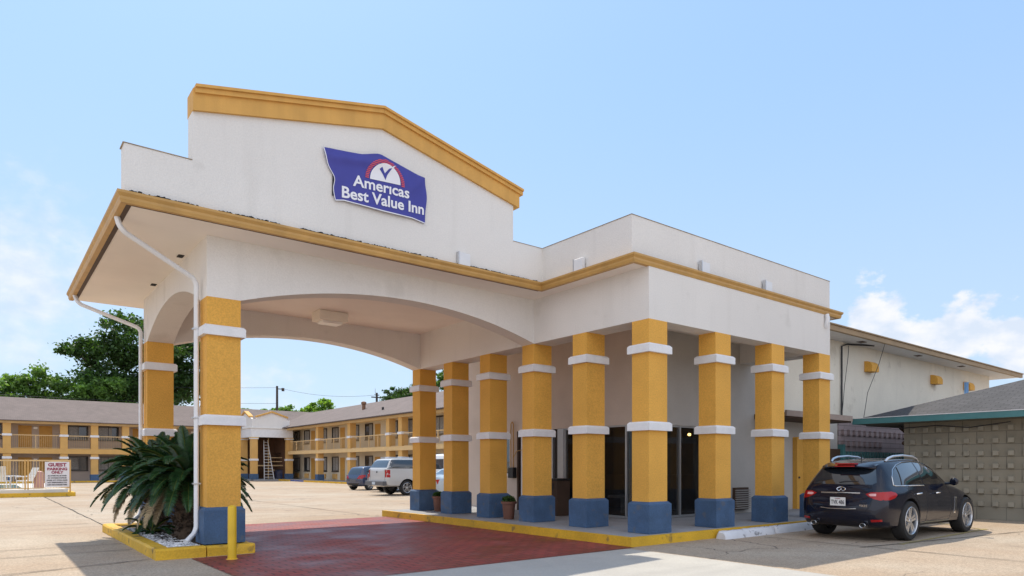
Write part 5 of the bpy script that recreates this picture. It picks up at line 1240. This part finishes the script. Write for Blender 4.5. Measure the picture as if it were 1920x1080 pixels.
# ------------------------------------------------------------------ pool enclosure at the left
pd = MB().box(-24, -6.55, 31.3, 46, 0, .20).build('kerb', M['yellow']); tag(pd, 'yellow kerb round the raised pool deck', 'kerb')
struct(MB().box(-24, -6.85, 31.5, 45.8, .20, .36).build('pool_deck', M['deck'])); struct(MB().box(-22, -8.6, 34, 43, .361, .366).build('water', M['pool']))
fe = thing('pool_fence', 'pale gold metal fence round the pool with thin pickets', 'fence', (-9, 31.6, 0))
f_ = MB()
xx = -24
while xx < -6.8:
    f_.box(xx-.009, xx+.009, 31.62, 31.64, .40, 1.74); xx += .115
f_.build('picket', M['wingbeam'], fe)['kind'] = 'stuff'
MB().box(-24, -6.75, 31.61, 31.65, 1.74, 1.81).box(-24, -6.75, 31.61, 31.65, .40, .44).build('rail', M['wingbeam'], fe)
for x in (-24, -21, -18, -15, -12, -8.62, -8.50, -6.78): MB().box(x, x+.06, 31.60, 31.66, .20, 1.82).build('post', M['wingcol'], fe)
f_ = MB(); yy = 31.7
while yy < 45: f_.box(-6.77, -6.75, yy-.009, yy+.009, .40, 1.74); yy += .115
f_.build('picket', M['wingbeam'], fe)['kind'] = 'stuff'; MB().box(-6.78, -6.74, 31.66, 45, 1.74, 1.81).build('rail', M['wingbeam'], fe)
sg_ = thing('parking_sign', 'white guest parking sign with maroon and black lettering on the pool fence', 'sign', (-7.25, 31.55, .46))
MB().box(-7.80, -6.79, 31.56, 31.59, .47, 1.71).build('panel', M['signwhite'], sg_)
def sline(txt, wd, h, z, m, bold=.003):
    T = Matrix.Translation((-7.295, 31.552, z)) @ Matrix.Rotation(pi/2, 4, 'X')
    text_obj('lettering', txt, h/.72, M[m], sg_, T, .003, bold, align='CENTER', width=wd)
sline('GUEST', .76, .165, 1.49, 'signred', .010); sline('PARKING', .82, .125, 1.30, 'signred', .008); sline('ONLY', .50, .125, 1.135, 'signred', .008)
for i, (s_, wd) in enumerate((('ALL OTHERS WILL BE TOWED', .78), ('AT OWNERS EXPENSE', .78), ('PARK AT OWN RISK', .86), ('NOT RESPONSIBLE FOR', .80), ('LOST AND DAMAGED ITEMS', .82))): sline(s_, wd, .055, 1.0-i*.112, 'signblack', .003)
def chair(x, y, rz, label, rec=.35):
    t = thing('patio_chair', label, 'chair', (x, y, .36), rz, 'white patio chairs on the pool deck'); L_ = []
    L_.append(MB().frus(-.27, .27, -.25, .27, .38, .42, .015).build('seat', M['whitecap'], t))
    bk = MB()
    for k in range(5): bk.add([Matrix.Rotation(-rec, 4, 'X') @ Vector(v)+Vector((0, .22, .42)) for v in [(a, b, c) for c in (0, .72) for b in (0, .025) for a in (-.26+k*.108, -.17+k*.108)]], [(0, 2, 3, 1), (4, 5, 7, 6), (0, 1, 5, 4), (2, 6, 7, 3), (0, 4, 6, 2), (1, 3, 7, 5)])
    L_.append(bk.build('backrest', M['deck'], t))
    for sx in (-1, 1):
        for sy in (-1, 1): L_.append(MB().tube([(sx*.26, sy*.22, 0), (sx*.25, sy*.22, .40)], .02, 6).build('leg', M['whitecap'], t))
        L_.append(MB().tube([(sx*.30, -.25, .60), (sx*.30, .32, .64)], .025, 6).tube([(sx*.28, -.22, .38), (sx*.30, -.25, .60)], .018, 6).build('armrest', M['whitecap'], t))
    for o in L_: o.matrix_parent_inverse = Matrix()
chair(-8.55, 33.0, radians(-62), 'reclining white patio chair facing left behind the pool fence', .45); chair(-9.45, 33.2, radians(160), 'upright white patio chair at the left edge behind the pool fence', .15)
tt = thing('patio_table', 'small round white patio table between the two pool chairs', 'table', (-9.1, 33.6, .36))
MB().lathe([(.03, 0), (.03, .62), (.42, .63), (.42, .66)], (-9.1, 33.6, .36), 20).build('tabletop', M['whitecap'], tt, True)
fx = thing('pool_drum', 'pink drum standing behind the guest parking sign', 'drum', (-7.9, 33.2, .36))
MB().lathe([(.22, 0), (.22, .75), (.18, .85), (.05, .9)], (-7.95, 33.2, .36), 16).build('drum', mat('pink_plastic', (.50, .28, .24), .6), fx, True)

# ------------------------------------------------------------------ trees
import numpy as np
def tree(name, label, x, y, h, lobes, m, trunk_r, nleaf, leaf, group='trees behind the motel wings', trunks=None, seed=1):
    rs = np.random.RandomState(seed); t = thing(name, label, 'tree', (x, y, 0), 0, group)
    tk = MB(); top = h*.45
    tk.tube([(x, y, 0), (x+.1, y, top*.5), (x, y+.1, top)], [trunk_r, trunk_r*.8, trunk_r*.6], 9)
    for (lx, ly, lz, rx_, rz_) in lobes:
        a = Vector((x, y, top*random.uniform(.6, 1))); b = Vector((x+lx, y+ly, lz)); mid = a.lerp(b, .5)+Vector((random.uniform(-.3, .3), 0, random.uniform(0, .6)))
        tk.tube([a, mid, b], [trunk_r*.42, trunk_r*.26, trunk_r*.08], 6)
        for q in range(4):
            e = b+Vector((rs.uniform(-1, 1)*rx_*.8, rs.uniform(-1, 1)*rx_*.8, rs.uniform(-.3, .8)*rz_)); tk.tube([mid.lerp(b, .6), e], [trunk_r*.12, trunk_r*.03], 4)
    tk.build('trunk', M['bark'], t, fix=False)
    vol = np.array([l[3]**2*l[4] for l in lobes])**.8; cnt = (nleaf*vol/vol.sum()).astype(int); V = []
    for (lx, ly, lz, rx_, rz_), c in zip(lobes, cnt):
        # twig clumps on the shell of each lobe, leaves round the twigs
        nc = max(12, c//80); d = rs.normal(size=(nc, 3)); d /= np.linalg.norm(d, axis=1)[:, None]; d[:, 2] = np.where(d[:, 2] < -.5, -d[:, 2]*.5, d[:, 2])
        rad = rs.uniform(.55, 1.12, nc)[:, None]; ctr = d*rad*np.array([rx_, rx_, rz_])+np.array([x+lx, y+ly, lz])
        per = c//nc; cr = rs.uniform(.09, .21, nc)*rx_
        off = rs.normal(size=(nc, per, 3))*cr[:, None, None]*np.array([1, 1, .62]); p = (ctr[:, None, :]+off).reshape(-1, 3); k_ = len(p)
        n = rs.normal(size=(k_, 3)); n[:, 2] = np.abs(n[:, 2])+.3; n /= np.linalg.norm(n, axis=1)[:, None]
        u = np.cross(n, rs.normal(size=(k_, 3))); u /= np.linalg.norm(u, axis=1)[:, None]; v = np.cross(n, u)
        s_ = rs.uniform(.5, 1.25, k_)[:, None]*leaf; droop = np.array([0, 0, -1.])*s_*.25
        V.append(np.stack([p-u*s_+droop, p-v*s_*.55, p+u*s_+droop, p+v*s_*.55], 1))
    V = np.concatenate(V).reshape(-1, 3); n = len(V)//4
    me = bpy.data.meshes.new('crown'); me.vertices.add(len(V)); me.vertices.foreach_set('co', V.ravel().astype(np.float32)); me.loops.add(4*n); me.loops.foreach_set('vertex_index', np.arange(4*n, dtype=np.int32))
    me.polygons.add(n); me.polygons.foreach_set('loop_start', np.arange(0, 4*n, 4, dtype=np.int32)); me.polygons.foreach_set('loop_total', np.full(n, 4, np.int32)); me.update(); me.validate()
    me.materials.append(m); o = bpy.data.objects.new('crown', me); COL.objects.link(o); o.parent = t; o.matrix_parent_inverse = parent_inv(t)
    return t
random.seed(3)
def lobeset(spec): return spec
tree('large_tree', 'tallest dark tree rising behind the left wing', 6.5, 84, 20, [(-2.5, 0, 17.2, 3.3, 2.6), (-5.2, 1, 14.2, 3.2, 2.0), (-7.8, 0, 14.8, 2.2, 1.3), (-4.3, 0, 10.8, 4.2, 2.3), (-.2, -1, 14.4, 3.6, 2.6), (-.5, 0, 10.4, 4, 2.6), (3.4, 0, 15.6, 3.5, 2.6), (4.2, 0, 11.5, 3.6, 3), (5.9, 0, 15.6, 2.4, 1.6), (-6.2, 0, 8.6, 3.4, 1.6), (2, 1, 18.2, 2.8, 1.8)], M['leafdark'], .55, 40000, .25, seed=5)
tree('mid_tree', 'paler green tree at the far left behind the left wing', -5, 84, 12, [(-2.5, 0, 9.6, 2.6, 1.6), (.3, 0, 10.6, 2.6, 1.7), (-4.6, 0, 8.4, 2.4, 1.4), (-6.3, 0, 9.2, 2.0, 1.5), (1.0, 0, 8.2, 2.5, 1.5), (-1.5, 0, 8, 3, 1.4), (-9, 0, 8.8, 2.6, 1.6)], M['leafmid'], .3, 16000, .24, seed=8)
tree('mid_tree', 'bright green bushy tree between the pale tree and the tallest tree', -.4, 81, 12, [(0, 0, 9.3, 2.2, 1.5), (1.6, 0, 10.4, 1.9, 1.5), (-1.2, 0, 8, 1.8, 1.2), (2.3, 0, 8.2, 2, 1.4)], M['leafmid'], .25, 9000, .22, seed=9)
tree('small_tree', 'thin bright tree peeping over the stair porch roof', 19.6, 93, 9.5, [(-.8, 0, 9.0, .9, .6), (.3, 0, 9.5, .8, .5), (-.2, 0, 8.2, 1, .6)], M['leafmid'], .16, 2400, .20, seed=2)
tree('small_tree', 'low feathery green tree right of the near utility pole', 24.4, 90, 10, [(-1.6, 0, 9.2, 1.4, 1.0), (0, 0, 9.5, 1.6, .9), (1.6, 0, 9, 1.3, .8), (0, 0, 8.2, 2.4, .8)], M['leafmid'], .2, 5000, .22, seed=3)
tree('small_tree', 'bright yellow green round tree above the right wing roof', 28.6, 86, 10.5, [(-1, 0, 9.4, 1.5, 1.2), (.4, 0, 10.2, 1.5, 1.1), (1.6, 0, 9.2, 1.2, 1), (3.0, 0, 8.7, 1.1, .6), (0, 0, 8.4, 2.2, .9)], M['leaflight'], .2, 6500, .22, seed=4)
tree('small_tree', 'dark rounded tree behind the right wing beside the far pole', 29, 62, 11.5, [(-1.2, 0, 9.2, 1.6, 1.3), (.6, 0, 9.6, 1.7, 1.5), (2.2, 0, 9.0, 1.6, 1.2), (-2.0, 0, 8.0, 1.4, 1), (.6, 0, 8, 2.4, 1.2)], M['leafdark'], .25, 9000, .17, seed=6)
tree('small_tree', 'tall dark tree glimpsed between the two farthest columns', 27.4, 48, 12.5, [(0, 0, 11, 1.9, 1.9), (1.2, 0, 8.9, 2, 1.5), (-1.3, 0, 9.2, 1.3, 1.4), (.5, 0, 12.3, 1.3, .9)], M['leafdark'], .25, 9000, .16, seed=7)

# ------------------------------------------------------------------ utility poles and wires
p1 = thing('utility_pole', 'bare dark utility pole above the stair porch', 'utility pole', (19, 76.5, 0), 0, 'utility poles')
MB().tube([(19, 76.5, 0), (19, 76.5, 11.6)], [.20, .14], 8).build('pole', M['wood'], p1); MB().box(18.95, 19.9, 76.45, 76.55, 11.2, 11.3).box(19.6, 19.9, 76.4, 76.6, 11.0, 11.4).build('bracket', M['wood'], p1)
p2 = thing('utility_pole', 'utility pole with crossarm and transformer above the right wing', 'utility pole', (26.6, 64.2, 0), 0, 'utility poles')
MB().tube([(26.6, 64.2, 0), (26.6, 64.2, 10.2)], [.18, .13], 8).build('pole', M['wood'], p2); MB().box(25.9, 27.8, 64.1, 64.25, 9.6, 9.72).box(26.3, 26.9, 64.1, 64.25, 9.9, 9.98).build('crossarm', M['wood'], p2)
MB().tube([(26.4, 64.2, 10.1), (26.4, 64.2, 10.7)], .03, 5).build('insulator', M['galv'], p2)
MB().lathe([(.2, 0), (.35, .05), (.35, .9), (.2, 1.0)], (28.2, 64.0, 8.4), 12).build('transformer', M['wood'], p2, True)
MB().lathe([(.12, 0), (.35, .1), (.3, .5), (.5, .55), (.12, .7)], (24.9, 64.0, 8.0), 9).build('insulator', M['galv'], p2, True)
def sag(a, b, s_, r=.016):
    a, b = Vector(a), Vector(b); return MB().tube([a.lerp(b, t/16)-Vector((0, 0, s_*4*(t/16)*(1-t/16))) for t in range(17)], r, 4, caps=False)
for (a, b, s_, lb_) in (((19.5, 76.5, 11.35), (26.2, 64.2, 9.9), .5, 'thin power wire sagging between the two poles'), ((-30, 88, 11.6), (19, 76.5, 11.4), .8, 'thin power wire running left from the bare pole'), ((-20, 80, 9.3), (19, 76.5, 9.4), .5, 'lower thin wire left of the bare pole')):
    tag(sag(a, b, s_).build('power_wire', M['wire'], None, fix=False), lb_, 'wire')

# ------------------------------------------------------------------ render defaults
SC.render.engine = 'CYCLES'
SC.cycles.max_bounces = 10; SC.cycles.diffuse_bounces = 8
SC.cycles.sample_clamp_indirect = 6
